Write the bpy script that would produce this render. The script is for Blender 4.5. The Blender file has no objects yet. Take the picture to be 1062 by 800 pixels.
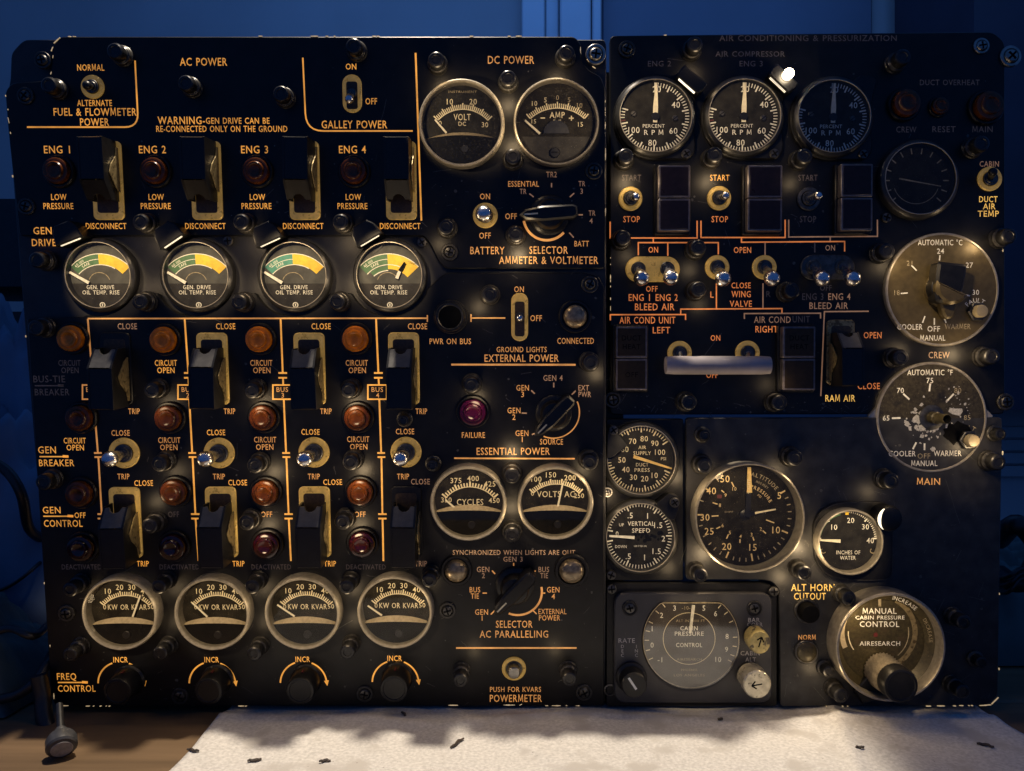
import bpy, math, random
from mathutils import Vector, Matrix
R_ = math.radians
random.seed(7)
scene = bpy.context.scene

# ---------------------------------------------------------------- camera, world, light, exposure
F, CX, CY = 820.0, 531.0, 400.0            # focal length and centre, in photo pixels
PX = 0.00075                               # metres per photo pixel on the upright panels
DIST, CAMZ = F * PX, 0.251
cam_d = bpy.data.cameras.new('camera'); cam = bpy.data.objects.new('camera', cam_d)
scene.collection.objects.link(cam); scene.camera = cam
cam.location = (0, -DIST, CAMZ); cam.rotation_euler = (R_(90), 0, 0)
cam_d.sensor_width = 36; cam_d.lens = 36 * F / 1062; cam_d.clip_start = 0.01; cam_d.clip_end = 50

world = bpy.data.worlds.new('World'); scene.world = world; world.use_nodes = True
bg = world.node_tree.nodes['Background']
bg.inputs[0].default_value = (0.075, 0.26, 0.90, 1); bg.inputs[1].default_value = 0.21
vs = scene.view_settings
vs.view_transform = 'Standard'; vs.look = 'None'; vs.exposure = 0; vs.gamma = 1
cy = scene.cycles
cy.max_bounces = 6; cy.diffuse_bounces = 2; cy.glossy_bounces = 3; cy.transmission_bounces = 4
cy.transparent_max_bounces = 8; cy.caustics_reflective = False; cy.caustics_refractive = False
cy.use_denoising = True; cy.sample_clamp_indirect = 2.0; cy.use_light_tree = True

def lamp(name, kind, loc, power, color, radius=0.002, parent=None, rot=None, **kw):
    d = bpy.data.lights.new(name, kind); d.energy = power; d.color = color
    if kind != 'AREA': d.shadow_soft_size = radius
    for k, v in kw.items(): setattr(d, k, v)
    o = bpy.data.objects.new(name, d); scene.collection.objects.link(o); o.location = loc
    if rot: o.rotation_euler = rot
    if parent: o.parent = parent
    return o
WARM = (1.0, 0.72, 0.40)
# the work lamp hung over the bench, and an added blue fill lamp on the wall behind
KEY = lamp('work_lamp', 'SPOT', (-0.12, -0.074, 1.15), 64, (1.0, 0.86, 0.68), 0.012, spot_size=R_(37.5), spot_blend=0.22)
WIN = lamp('wall_fill_light', 'AREA', (0.15, 0.55, 1.3), 2.6, (0.11, 0.34, 0.95), rot=(R_(50), 0, 0), shape='RECTANGLE', size=1.6, size_y=0.5)

# ---------------------------------------------------------------- materials
MATS = {}
def mat(name, col, rough=0.5, metal=0.0, vary=0.25, nsc=250.0, bump=0.0, bsc=900.0, emit=None, es=0.0,
        dust=0.0, dcol=(0.34, 0.31, 0.26), dsc=1300.0, coat=0.0, spec=0.5, blot=0.0, bcol=(0, 0, 0), blsc=70.0, light=True, trans=0.0):
    if name in MATS: return MATS[name]
    m = bpy.data.materials.new(name); m.use_nodes = True; MATS[name] = m
    nt = m.node_tree; N, L = nt.nodes, nt.links
    p = N['Principled BSDF']
    p.inputs['Roughness'].default_value = rough; p.inputs['Metallic'].default_value = metal
    p.inputs['Specular IOR Level'].default_value = spec; p.inputs['Coat Weight'].default_value = coat
    if trans: p.inputs['Transmission Weight'].default_value = trans
    tc = N.new('ShaderNodeTexCoord')
    def noise(sc, det=3.0):
        n = N.new('ShaderNodeTexNoise'); n.inputs['Scale'].default_value = sc; n.inputs['Detail'].default_value = det
        L.new(tc.outputs['Object'], n.inputs['Vector']); return n
    def mix(fac, a, b):
        x = N.new('ShaderNodeMix'); x.data_type = 'RGBA'
        L.new(fac, x.inputs['Factor'])
        for s, v in ((6, a), (7, b)):
            if hasattr(v, 'default_value'): L.new(v, x.inputs[s])
            else: x.inputs[s].default_value = (*v, 1)
        return x.outputs[2]
    def ramp(src, lo, hi):
        r = N.new('ShaderNodeMapRange'); r.inputs[1].default_value = lo; r.inputs[2].default_value = hi
        L.new(src, r.inputs[0]); return r.outputs[0]
    n1 = noise(nsc)
    c = mix(ramp(n1.outputs['Fac'], 0.3, 0.7), tuple(x * (1 - vary) for x in col), tuple(min(1, x * (1 + vary)) for x in col))
    if blot > 0:
        n3 = noise(blsc, 6.0)
        c = mix(ramp(n3.outputs['Fac'], 0.62 - blot * 0.3, 0.70 - blot * 0.3), c, bcol)
    if dust > 0:
        n2 = noise(dsc, 2.0)
        c = mix(ramp(n2.outputs['Fac'], 0.74 - dust * 0.2, 0.80 - dust * 0.2), c, dcol)
    L.new(c, p.inputs['Base Color'])
    rr = N.new('ShaderNodeMapRange'); rr.inputs[3].default_value = max(0.02, rough - 0.12); rr.inputs[4].default_value = min(1, rough + 0.12)
    n4 = noise(nsc * 0.37, 5.0); L.new(n4.outputs['Fac'], rr.inputs[0]); L.new(rr.outputs[0], p.inputs['Roughness'])
    if bump > 0:
        b = N.new('ShaderNodeBump'); b.inputs['Strength'].default_value = bump; b.inputs['Distance'].default_value = 0.0004
        n5 = noise(bsc, 4.0); L.new(n5.outputs['Fac'], b.inputs['Height']); L.new(b.outputs[0], p.inputs['Normal'])
    if emit:
        n6 = noise(55.0, 3.0)
        er = N.new('ShaderNodeMapRange'); er.inputs[1].default_value = 0.3; er.inputs[2].default_value = 0.7
        er.inputs[3].default_value = es * 0.58; er.inputs[4].default_value = es * 1.22
        L.new(n6.outputs['Fac'], er.inputs[0])
        p.inputs['Emission Color'].default_value = (*emit, 1); L.new(er.outputs[0], p.inputs['Emission Strength'])
        if not light: m.cycles.emission_sampling = 'NONE'
    return m

def glass_mat(name, refl=1.0, tint=(1, 1, 1), dust=0.02, rough=0.03):
    if name in MATS: return MATS[name]
    m = bpy.data.materials.new(name); m.use_nodes = True; MATS[name] = m
    N, L = m.node_tree.nodes, m.node_tree.links
    N.remove(N['Principled BSDF']); out = N['Material Output']
    tr = N.new('ShaderNodeBsdfTransparent'); tr.inputs[0].default_value = (*tint, 1)
    gl = N.new('ShaderNodeBsdfGlossy'); gl.inputs['Roughness'].default_value = rough
    fr = N.new('ShaderNodeFresnel'); fr.inputs[0].default_value = 1.45
    mu = N.new('ShaderNodeMath'); mu.operation = 'MULTIPLY'; mu.inputs[1].default_value = refl; L.new(fr.outputs[0], mu.inputs[0])
    mx = N.new('ShaderNodeMixShader'); L.new(mu.outputs[0], mx.inputs[0]); L.new(tr.outputs[0], mx.inputs[1]); L.new(gl.outputs[0], mx.inputs[2])
    df = N.new('ShaderNodeBsdfDiffuse'); df.inputs[0].default_value = (0.5, 0.46, 0.38, 1)
    tc = N.new('ShaderNodeTexCoord'); nz = N.new('ShaderNodeTexNoise'); nz.inputs['Scale'].default_value = 900; nz.inputs['Detail'].default_value = 4
    L.new(tc.outputs['Object'], nz.inputs['Vector'])
    n2 = N.new('ShaderNodeTexNoise'); n2.inputs['Scale'].default_value = 60; n2.inputs['Detail'].default_value = 3
    L.new(tc.outputs['Object'], n2.inputs['Vector'])
    a = N.new('ShaderNodeMapRange'); a.inputs[1].default_value = 0.60; a.inputs[2].default_value = 0.72; a.inputs[3].default_value = dust * 0.25; a.inputs[4].default_value = min(1, dust * 9)
    L.new(nz.outputs['Fac'], a.inputs[0])
    b = N.new('ShaderNodeMapRange'); b.inputs[1].default_value = 0.35; b.inputs[2].default_value = 0.7; b.inputs[3].default_value = 0.3; b.inputs[4].default_value = 1.3
    L.new(n2.outputs['Fac'], b.inputs[0])
    q = N.new('ShaderNodeMath'); q.operation = 'MULTIPLY'; q.use_clamp = True; L.new(a.outputs[0], q.inputs[0]); L.new(b.outputs[0], q.inputs[1])
    m2 = N.new('ShaderNodeMixShader'); L.new(q.outputs[0], m2.inputs[0]); L.new(mx.outputs[0], m2.inputs[1]); L.new(df.outputs[0], m2.inputs[2])
    L.new(m2.outputs[0], out.inputs[0]); return m

PLATE = mat('black_panel_paint', (0.0055, 0.0055, 0.0062), 0.40, vary=0.4, nsc=90, bump=0.10, bsc=1500, dust=0.04, dcol=(0.045, 0.04, 0.035), spec=0.32)
PLATE_LIT = mat('dusty_lit_black_paint', (0.026, 0.026, 0.027), 0.40, vary=0.4, nsc=90, bump=0.10, bsc=1500, dust=0.10, dcol=(0.12, 0.11, 0.10), spec=0.4)  # raised grey: lamplight on this panel put into the paint, plus dust
BACK = mat('dark_backing_metal', (0.020, 0.020, 0.022), 0.5, vary=0.3, nsc=80, bump=0.1, dust=0.02)
GREYP = mat('grey_controller_paint', (0.028, 0.028, 0.033), 0.40, vary=0.15, nsc=90, bump=0.08, bsc=1600, dust=0.03, dcol=(0.2, 0.2, 0.2))
BLACK = mat('black_plastic', (0.007, 0.007, 0.008), 0.36, vary=0.3, bump=0.08, dust=0.03, dcol=(0.05, 0.045, 0.04), spec=0.35)
BLACKM = mat('black_matte', (0.004, 0.004, 0.0045), 0.6, spec=0.06)
CAPM = mat('lamp_cap_black', (0.016, 0.016, 0.017), 0.32, metal=0.25, vary=0.4, nsc=400, bump=0.12, dust=0.10, dcol=(0.20, 0.19, 0.17))
COLLAR = mat('lamp_collar_worn', (0.040, 0.038, 0.035), 0.38, metal=0.4, vary=0.4, nsc=500, bump=0.15, dust=0.10, dcol=(0.3, 0.28, 0.24))
STEEL = mat('dull_steel', (0.30, 0.29, 0.27), 0.35, metal=1.0, vary=0.3, bump=0.1)
DKSTEEL = mat('dark_steel', (0.09, 0.088, 0.085), 0.4, metal=0.9, vary=0.4, bump=0.1)
CHROME = mat('worn_chrome', (0.62, 0.62, 0.64), 0.27, metal=1.0, vary=0.12, nsc=600)
BRASS = mat('cream_brass_plate_glow', (0.60, 0.42, 0.13), 0.40, metal=0.2, vary=0.2, nsc=220, bump=0.10, blot=0.08, bcol=(0.25, 0.16, 0.05), blsc=260, emit=(1.0, 0.56, 0.11), es=0.13, light=False)  # weak glow put into the brass, which is no lamp itself
BRASSD = mat('dull_brass_plate', (0.30, 0.23, 0.11), 0.42, metal=0.5, vary=0.3, nsc=300, bump=0.12, blot=0.3, bcol=(0.10, 0.07, 0.03), blsc=260)
SLOT = mat('switch_slot', (0.035, 0.020, 0.008), 0.5, vary=0.5, nsc=500)
BEZEL = mat('bezel_painted_grey', (0.30, 0.27, 0.21), 0.42, metal=0.25, vary=0.2, nsc=300, bump=0.10, dust=0.05, dcol=(0.1, 0.09, 0.08))
BEZELK = mat('bezel_black', (0.022, 0.022, 0.022), 0.35, vary=0.3, bump=0.08)
EDGE = mat('bezel_edge_metal', (0.40, 0.36, 0.29), 0.38, metal=0.6, vary=0.2)
CREAM = mat('cream_shield', (0.42, 0.34, 0.21), 0.6, vary=0.2, nsc=500, dust=0.06, dcol=(0.15, 0.12, 0.08))
FACE = mat('dial_black', (0.020, 0.019, 0.016), 0.6, spec=0.06, vary=0.4, nsc=160, dust=0.10, dcol=(0.28, 0.24, 0.16))
FACED = mat('dial_black_dusty', (0.016, 0.014, 0.010), 0.6, spec=0.06, vary=0.5, nsc=120, dust=0.26, dcol=(0.24, 0.19, 0.11), dsc=1500)
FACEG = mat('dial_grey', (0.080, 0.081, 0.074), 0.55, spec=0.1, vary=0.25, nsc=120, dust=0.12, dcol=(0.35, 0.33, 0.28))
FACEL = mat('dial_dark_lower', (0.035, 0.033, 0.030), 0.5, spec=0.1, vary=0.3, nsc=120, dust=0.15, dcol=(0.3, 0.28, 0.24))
PRINT = mat('dial_print', (0.78, 0.68, 0.44), 0.6, vary=0.15, nsc=400)
PRINTW = mat('dial_print_white', (0.82, 0.80, 0.70), 0.6, vary=0.15, nsc=400)
PRINTA = mat('dial_print_amber', (0.74, 0.55, 0.26), 0.6, vary=0.2, nsc=400)
SCRATCH = mat('paint_scratch', (0.07, 0.068, 0.062), 0.5, vary=0.5, nsc=600)
PRINTD = mat('dial_print_worn', (0.34, 0.28, 0.17), 0.6, vary=0.4, nsc=500)
NEEDLE = mat('needle_cream', (0.85, 0.78, 0.58), 0.5, vary=0.1)
NEEDLEY = mat('needle_yellow', (0.80, 0.55, 0.18), 0.5, vary=0.2)
GREEN = mat('dial_green', (0.060, 0.15, 0.065), 0.6, vary=0.2)
TEAL = mat('dial_teal', (0.06, 0.26, 0.20), 0.6, vary=0.2)
YELLOW = mat('dial_yellow', (0.85, 0.55, 0.03), 0.6, vary=0.15)
REDM = mat('dial_red', (0.10, 0.012, 0.01), 0.6)
AMBER = mat('amber_lens_lit', (0.62, 0.17, 0.005), 0.24, spec=0.35, vary=0.3, nsc=200, bump=0.05, coat=0.1)  # brighter lens copy: light from nearby lamps put into the colour
AMBERD = mat('amber_lens_dark', (0.085, 0.022, 0.003), 0.26, vary=0.4, nsc=200, bump=0.05, coat=0.05, spec=0.35)
RUBY = mat('ruby_lens', (0.050, 0.002, 0.020), 0.2, vary=0.3, coat=0.1)
RUBYD = mat('ruby_lens_dark', (0.018, 0.0015, 0.002), 0.18, vary=0.3, coat=0.2)
CLEAR = mat('clear_lens', (0.26, 0.20, 0.12), 0.30, metal=0.45, vary=0.5, nsc=300, coat=0.2, bump=0.1, bsc=500)
CAPFACE = mat('annunciator_face', (0.016, 0.010, 0.013), 0.32, spec=0.25, vary=0.2, bump=0.04)
CAPFACEB = mat('annunciator_face_brown', (0.024, 0.017, 0.010), 0.36, spec=0.2, vary=0.2, bump=0.04)
CAPRIM = mat('annunciator_rim', (0.16, 0.14, 0.14), 0.38, metal=0.5, vary=0.3)
BRONZE = mat('bronze_disc', (0.100, 0.076, 0.034), 0.36, metal=0.35, vary=0.2, nsc=220, bump=0.08, dust=0.05, dcol=(0.45, 0.36, 0.18), blot=0.03, bcol=(0.09, 0.065, 0.03), blsc=60)
BRONZEW = mat('bronze_disc_worn', (0.052, 0.043, 0.025), 0.36, metal=0.35, vary=0.45, nsc=420, bump=0.25, bsc=700, dust=0.24, dcol=(0.48, 0.40, 0.24), blot=0.12, bcol=(0.02, 0.018, 0.015), blsc=60)
GOLDPLATE = mat('gold_control_face', (0.060, 0.048, 0.022), 0.38, metal=0.3, vary=0.3, nsc=400, bump=0.15, dust=0.16, dcol=(0.38, 0.31, 0.16), blot=0.06, bcol=(0.07, 0.05, 0.025), blsc=130)
BARE = mat('bare_metal_chip', (0.55, 0.53, 0.47), 0.45, metal=0.3, vary=0.3, nsc=900)
IVORY = mat('ivory_plastic', (0.34, 0.28, 0.17), 0.4, vary=0.15)
TUBE = mat('clear_grey_tube', (0.30, 0.27, 0.28), 0.55, vary=0.18, nsc=60, bump=0.05)
GLASS = glass_mat('gauge_glass', 0.9, dust=0.006)
GLASSD = glass_mat('gauge_glass_dusty', 0.9, dust=0.013)
GLASSR = glass_mat('controller_glass', 5.0, dust=0.003, rough=0.07)
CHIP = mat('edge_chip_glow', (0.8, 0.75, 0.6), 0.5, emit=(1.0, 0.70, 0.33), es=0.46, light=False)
HOODLIT = mat('hood_lamp_window', (0.9, 0.85, 0.7), 0.4, emit=(1.0, 0.86, 0.62), es=1.9)
HOODLIT2 = mat('hood_lamp_window_soft', (0.9, 0.85, 0.7), 0.4, emit=(1.0, 0.84, 0.58), es=1.0)
BULBM = mat('lit_bulb', (1, 1, 1), 0.4, emit=(1.0, 0.80, 0.52), es=70.0)
LET = {
    'A': mat('legend_lit', (0.6, 0.36, 0.12), 0.5, emit=(1.0, 0.40, 0.050), es=0.74, light=False),
    'B': mat('legend_lit_soft', (0.6, 0.36, 0.14), 0.5, emit=(1.0, 0.39, 0.085), es=0.48, light=False),
    'C': mat('legend_faint', (0.5, 0.34, 0.2), 0.5, emit=(1.0, 0.48, 0.22), es=0.17, light=False),
    'D': mat('legend_unlit_glow', (0.12, 0.10, 0.09), 0.5, emit=(1.0, 0.7, 0.6), es=0.014, light=False),  # unlit legends given a faint glow of their own
    'E': mat('legend_gold', (0.6, 0.42, 0.14), 0.5, emit=(1.0, 0.55, 0.10), es=0.80, light=False),
    'R': mat('legend_red_orange', (0.6, 0.26, 0.10), 0.5, emit=(1.0, 0.27, 0.055), es=0.55, light=False),
    'G': mat('legend_engraved_grey', (0.42, 0.40, 0.38), 0.5),
}
LEVELS_ = 'ABCDERG'

# ---------------------------------------------------------------- mesh helpers
def circ(cx, cy, r, n=40, a0=0.0, a1=360.0, end=False):
    k = n + 1 if end else n
    return [(cx + r * math.cos(R_(a0 + (a1 - a0) * i / n)), cy + r * math.sin(R_(a0 + (a1 - a0) * i / n))) for i in range(k)]
def rrect(cx, cy, w, h, r, n=5):
    out = []
    for sx, sy, a in ((1, 1, 0), (-1, 1, 90), (-1, -1, 180), (1, -1, 270)):
        out += circ(cx + sx * (w / 2 - r), cy + sy * (h / 2 - r), r, n, a, a + 90, True)
    return out
def area2(p): return sum(p[i][0] * p[(i + 1) % len(p)][1] - p[(i + 1) % len(p)][0] * p[i][1] for i in range(len(p)))
def ccw(p): return list(p) if area2(p) > 0 else list(reversed(p))
def inset(p, d):
    out = []
    for i in range(len(p)):
        a, b, c = Vector(p[i - 1]), Vector(p[i]), Vector(p[(i + 1) % len(p)])
        e1, e2 = (b - a), (c - b)
        if e1.length < 1e-9 or e2.length < 1e-9: out.append(tuple(b)); continue
        n1 = Vector((-e1.y, e1.x)).normalized(); n2 = Vector((-e2.y, e2.x)).normalized()
        m = n1 + n2
        if m.length < 1e-6: out.append(tuple(b + n1 * d)); continue
        m.normalize(); k = d / max(0.35, m.dot(n1)); out.append(tuple(b + m * k))
    return out
def round_poly(p, r, n=4):
    out = []
    for i in range(len(p)):
        a, b, c = Vector(p[i - 1]), Vector(p[i]), Vector(p[(i + 1) % len(p)])
        rr = r[i] if isinstance(r, (list, tuple)) else r
        k = min(rr, (a - b).length * 0.45, (c - b).length * 0.45)
        s, e = b + (a - b).normalized() * k, b + (c - b).normalized() * k
        for j in range(n + 1):
            t = j / n; out.append(tuple(s * (1 - t) ** 2 + b * 2 * t * (1 - t) + e * t * t))
    return out

TXT = {}
def raw_text(s, wt):
    c = bpy.data.curves.new('legend_text', 'FONT'); c.body = s; c.offset = wt; c.resolution_u = 2; c.space_character = 1.10; c.space_word = 1.25
    o = bpy.data.objects.new('legend_text', c); m = o.to_mesh()
    v = [(q.co.x, q.co.y) for q in m.vertices]; f = [tuple(p.vertices) for p in m.polygons]
    o.to_mesh_clear(); bpy.data.objects.remove(o); bpy.data.curves.remove(c); return v, f
def glyphs(s, wt):
    wt *= 0.45
    if (s, wt) not in TXT:
        if 'M' not in s: v, f = raw_text(s, wt)
        else:                                   # the built-in M does not take an outline offset: draw its four strokes
            v, f, k = [], [], 0; t = .036 + wt
            right = lambda q: max(x for x, y in raw_text(q, 0)[0])
            while k < len(s):
                if s[k] == 'M':
                    x1 = right(s[:k + 1]); x0 = x1 - .636; xm = (x0 + x1) / 2; H = .729
                    for quad in ([(x0 - wt, -wt), (x0 - wt + 2 * t, -wt), (x0 + .035 + 2 * t, H + wt), (x0 + .035, H + wt)], [(x1 + wt - 2 * t, -wt), (x1 + wt, -wt), (x1 - .035, H + wt), (x1 - .035 - 2 * t, H + wt)],
                                 [(x0 + .035, H + wt), (xm - t * 1.1, .10), (xm + t * 1.1, .10), (x0 + .035 + 2 * t, H + wt)], [(x1 - .035 - 2 * t, H + wt), (xm - t * 1.1, .10), (xm + t * 1.1, .10), (x1 - .035, H + wt)]):
                        f.append(tuple(range(len(v), len(v) + 4))); v += quad
                    k += 1
                else:
                    e = k
                    while e < len(s) and s[e] != 'M': e += 1
                    seg = s[k:e]
                    if seg.strip():
                        a, g = raw_text(seg.strip(), wt); tr = len(seg) - len(seg.rstrip()); r_ = right(s[:e - tr] if tr else s[:e]); dx = r_ + wt - max(x for x, y in a); n = len(v)
                        v += [(x + dx, y) for x, y in a]; f += [tuple(n + q for q in h) for h in g]
                    k = e
        lo, hi = (min(x for x, y in v), max(x for x, y in v)) if v else (0, 0)
        TXT[(s, wt)] = (v, f, lo, hi)
    return TXT[(s, wt)]
CAPH = 0.729
class MB:
    def __init__(s, k=PX): s.v, s.f, s.m, s.k, s.mats = [], [], [], k, []
    def mi(s, m):
        if m not in s.mats: s.mats.append(m)
        return s.mats.index(m)
    def add(s, vs, fs, m, mtx=None):
        o = len(s.v); i = s.mi(m)
        if mtx is not None: vs = [tuple(mtx @ Vector(v)) for v in vs]
        s.v += [tuple(v) for v in vs]; s.f += [tuple(o + q for q in f) for f in fs]; s.m += [i] * len(fs)
    def lathe(s, prof, m, c=(0, 0), n=32, mtx=None, cap=True, mats=None):
        vs, fs = [], []
        for r, w in prof:
            vs += [(c[0] + r * math.cos(2 * math.pi * i / n), c[1] + r * math.sin(2 * math.pi * i / n), w) for i in range(n)]
        for j in range(len(prof) - 1):
            for i in range(n):
                fs.append((j * n + i, j * n + (i + 1) % n, (j + 1) * n + (i + 1) % n, (j + 1) * n + i))
        if cap: fs.append(tuple(range((len(prof) - 1) * n, len(prof) * n)))
        s.add(vs, fs, m, mtx)
    def prism(s, p, w0, w1, m, ch=0.0, mtx=None, back=False, mtop=None):
        p = ccw(p); n = len(p)
        rings = [[(x, y, w0) for x, y in p]]
        if ch > 0: rings += [[(x, y, w1 - ch) for x, y in p], [(x, y, w1) for x, y in inset(p, ch)]]
        else: rings += [[(x, y, w1) for x, y in p]]
        vs = [v for r in rings for v in r]; fs = []
        for j in range(len(rings) - 1):
            fs += [(j * n + i, j * n + (i + 1) % n, (j + 1) * n + (i + 1) % n, (j + 1) * n + i) for i in range(n)]
        if back: fs.append(tuple(reversed(range(n))))
        top = tuple(range((len(rings) - 1) * n, len(rings) * n))
        s.add(vs, fs if mtop else fs + [top], m, mtx)
        if mtop:
            s.add([vs[i] for i in top], [tuple(range(n))], mtop, mtx)
    def flat(s, p, w, m): s.add([(x, y, w) for x, y in ccw(p)], [tuple(range(len(p)))], m)
    def disc(s, cx, cy, r, w, m, n=48): s.flat(circ(cx, cy, r, n), w, m)
    def band(s, cx, cy, r0, r1, a0, a1, w, m, n=32):
        A, B = circ(cx, cy, r0, n, a0, a1, True), circ(cx, cy, r1, n, a0, a1, True)
        vs = [(x, y, w) for x, y in A + B]
        fs = [(i, i + 1, n + 2 + i, n + 1 + i) for i in range(n)]
        if a1 > a0: fs = [tuple(reversed(f)) for f in fs]
        s.add(vs, fs, m)
    def line(s, p, q, wd, w, m, wd2=None):
        p, q = Vector(p), Vector(q); d = q - p
        if d.length < 1e-9: return
        n = Vector((-d.y, d.x)).normalized(); b = wd if wd2 is None else wd2
        s.flat([tuple(p + n * wd / 2), tuple(p - n * wd / 2), tuple(q - n * b / 2), tuple(q + n * b / 2)], w, m)
    def stroke(s, pts, wd, w, m, closed=False):
        P = [Vector(p) for p in pts]; n = len(P); L, Rr = [], []
        for i in range(n):
            a = P[i - 1] if (i > 0 or closed) else None; c = P[(i + 1) % n] if (i < n - 1 or closed) else None
            d1 = (P[i] - a).normalized() if a is not None else None; d2 = (c - P[i]).normalized() if c is not None else None
            d1 = d1 or d2; d2 = d2 or d1
            n1, n2 = Vector((-d1.y, d1.x)), Vector((-d2.y, d2.x)); mm = n1 + n2
            mm = mm.normalized() if mm.length > 1e-6 else n1
            k = wd / 2 / max(0.4, mm.dot(n1)); L.append(P[i] + mm * k); Rr.append(P[i] - mm * k)
        vs = [(q.x, q.y, w) for q in L] + [(q.x, q.y, w) for q in Rr]
        fs = [(i, n + i, n + (i + 1) % n, (i + 1) % n) for i in range(n if closed else n - 1)]
        s.add(vs, fs, m)
    def ticks(s, cx, cy, r0, r1, angs, wd, w, m):
        for a in angs:
            c, q = math.cos(R_(a)), math.sin(R_(a)); s.line((cx + r0 * c, cy + r0 * q), (cx + r1 * c, cy + r1 * q), wd, w, m)
    def text(s, t, cx, cy, h, w, m, width=None, rot=0.0, wt=0.008):
        v, f, lo, hi = glyphs(t, wt)
        if not v: return
        k = h / CAPH; kx = width / (hi - lo) if width else k * 0.95
        c, q = math.cos(R_(rot)), math.sin(R_(rot)); out = []
        for x, y in v:
            X, Y = (x - (lo + hi) / 2) * kx, y * k - h / 2
            out.append((cx + X * c - Y * q, cy + X * q + Y * c, w))
        s.add(out, f, m)
    def arctext(s, t, cx, cy, r, ac, h, w, m, sp=None, wt=0.008):
        ws = []
        for ch in t:
            if ch == ' ': ws.append(h * 0.5); continue
            v, f, lo, hi = glyphs(ch, wt); ws.append((hi - lo) / CAPH * h * 0.95 + h * 0.18)
        tot = sum(ws) if sp is None else sp; kx = tot / sum(ws); a = ac + math.degrees(tot / r) / 2
        for ch, wd in zip(t, ws):
            a -= math.degrees(wd * kx / r) / 2
            if ch != ' ': s.text(ch, cx + r * math.cos(R_(a)), cy + r * math.sin(R_(a)), h, w, m, rot=a - 90, wt=wt)
            a -= math.degrees(wd * kx / r) / 2
    def tube(s, pts, rad, m, n=10, caps=True):
        P = [Vector(p) for p in pts]; vs, fs = [], []; up = Vector((0.13, 0.31, 0.94))
        rr = rad if isinstance(rad, (list, tuple)) else [rad] * len(P)
        for i, p in enumerate(P):
            d = (P[min(i + 1, len(P) - 1)] - P[max(i - 1, 0)]).normalized()
            a = d.cross(up); a = a.normalized() if a.length > 1e-4 else d.orthogonal().normalized(); b = d.cross(a)
            vs += [tuple(p + (a * math.cos(2 * math.pi * j / n) + b * math.sin(2 * math.pi * j / n)) * rr[i]) for j in range(n)]
        for i in range(len(P) - 1):
            fs += [(i * n + j, (i + 1) * n + j, (i + 1) * n + (j + 1) % n, i * n + (j + 1) % n) for j in range(n)]
        if caps: fs += [tuple(range(n)), tuple(reversed(range((len(P) - 1) * n, len(P) * n)))]
        s.add(vs, fs, m)
    def mesh(s, name, smooth=32):
        me = bpy.data.meshes.new(name); k = s.k
        me.from_pydata([(x * k, y * k, z * k) for x, y, z in s.v], [], s.f)
        for m in s.mats: me.materials.append(m)
        me.polygons.foreach_set('material_index', s.m)
        if smooth:
            me.polygons.foreach_set('use_smooth', [True] * len(s.f)); me.set_sharp_from_angle(angle=R_(smooth))
        me.update(); return me

def add(name, me, parent=None, loc=(0, 0, 0), rot=(0, 0, 0), scale=1.0, label=None):
    o = bpy.data.objects.new(name, me); scene.collection.objects.link(o)
    o.location = loc; o.rotation_euler = rot; o.scale = (scale,) * 3
    if parent: o.parent = parent
    if label: o['label'] = label
    return o
def tag(o, label, cat=None, group=None, kind=None):
    o['label'] = label
    if cat: o['category'] = cat
    if group: o['group'] = group
    if kind: o['kind'] = kind
    return o
CACHE = {}
def cached(key, fn):
    if key not in CACHE: CACHE[key] = fn()
    return CACHE[key]

class Panel:
    """An instrument panel: X right, Y up, Z towards the viewer; leaning forward by TILT degrees about its foot."""
    def __init__(s, name, label, px, py, tilt=0.0, y=0.0):
        t = R_(tilt); s.Y = Vector((0, -math.sin(t), math.cos(t))); s.Z = Vector((0, -math.cos(t), -math.sin(t)))
        k = (DIST + y) / F
        s.O = Vector(((px - CX) * k, y, CAMZ + (CY - py) * k)); s.C = Vector((0, -DIST, CAMZ))
        e = bpy.data.objects.new(name, None); scene.collection.objects.link(e); e.empty_display_size = 0.05
        e.location = s.O; e.rotation_euler = (R_(90 + tilt), 0, 0); tag(e, label, 'instrument panel'); s.root = e
    def uv(s, px, py, w=0.0):
        d = Vector(((px - CX) / F, 1, (CY - py) / F)); t = (w - (s.C - s.O).dot(s.Z)) / d.dot(s.Z)
        q = s.C + d * t - s.O; return (q.x, q.dot(s.Y))
    def depth(s, u, v, w=0.0): return (s.O + s.Y * v + s.Z * w).y + DIST
    def px(s, px, py, w=0.0):
        u, v = s.uv(px, py, w); return s.depth(u, v, w) / F
    def proj(s, u, v, w):
        q = s.O + Vector((u, 0, 0)) + s.Y * v + s.Z * w; d = q.y + DIST
        return (CX + q.x / d * F, CY - (q.z - CAMZ) / d * F)
    def put(s, name, me, px, py, wref=0.0, base=0.0, rot=0.0, label=None, k=1.0):
        """Stand a mesh on the plate (at height BASE metres) so that its point WREF pixels out shows at (px, py)."""
        w = base + wref * PX; u, v = s.uv(px, py, w); sc = s.px(px, py, w) / PX * k
        return add(name, me, s.root, (u, v, base), (0, 0, R_(rot)), sc, label)
    def poly(s, pts, w=0.0): return [s.uv(x, y, w) for x, y in pts]

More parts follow.
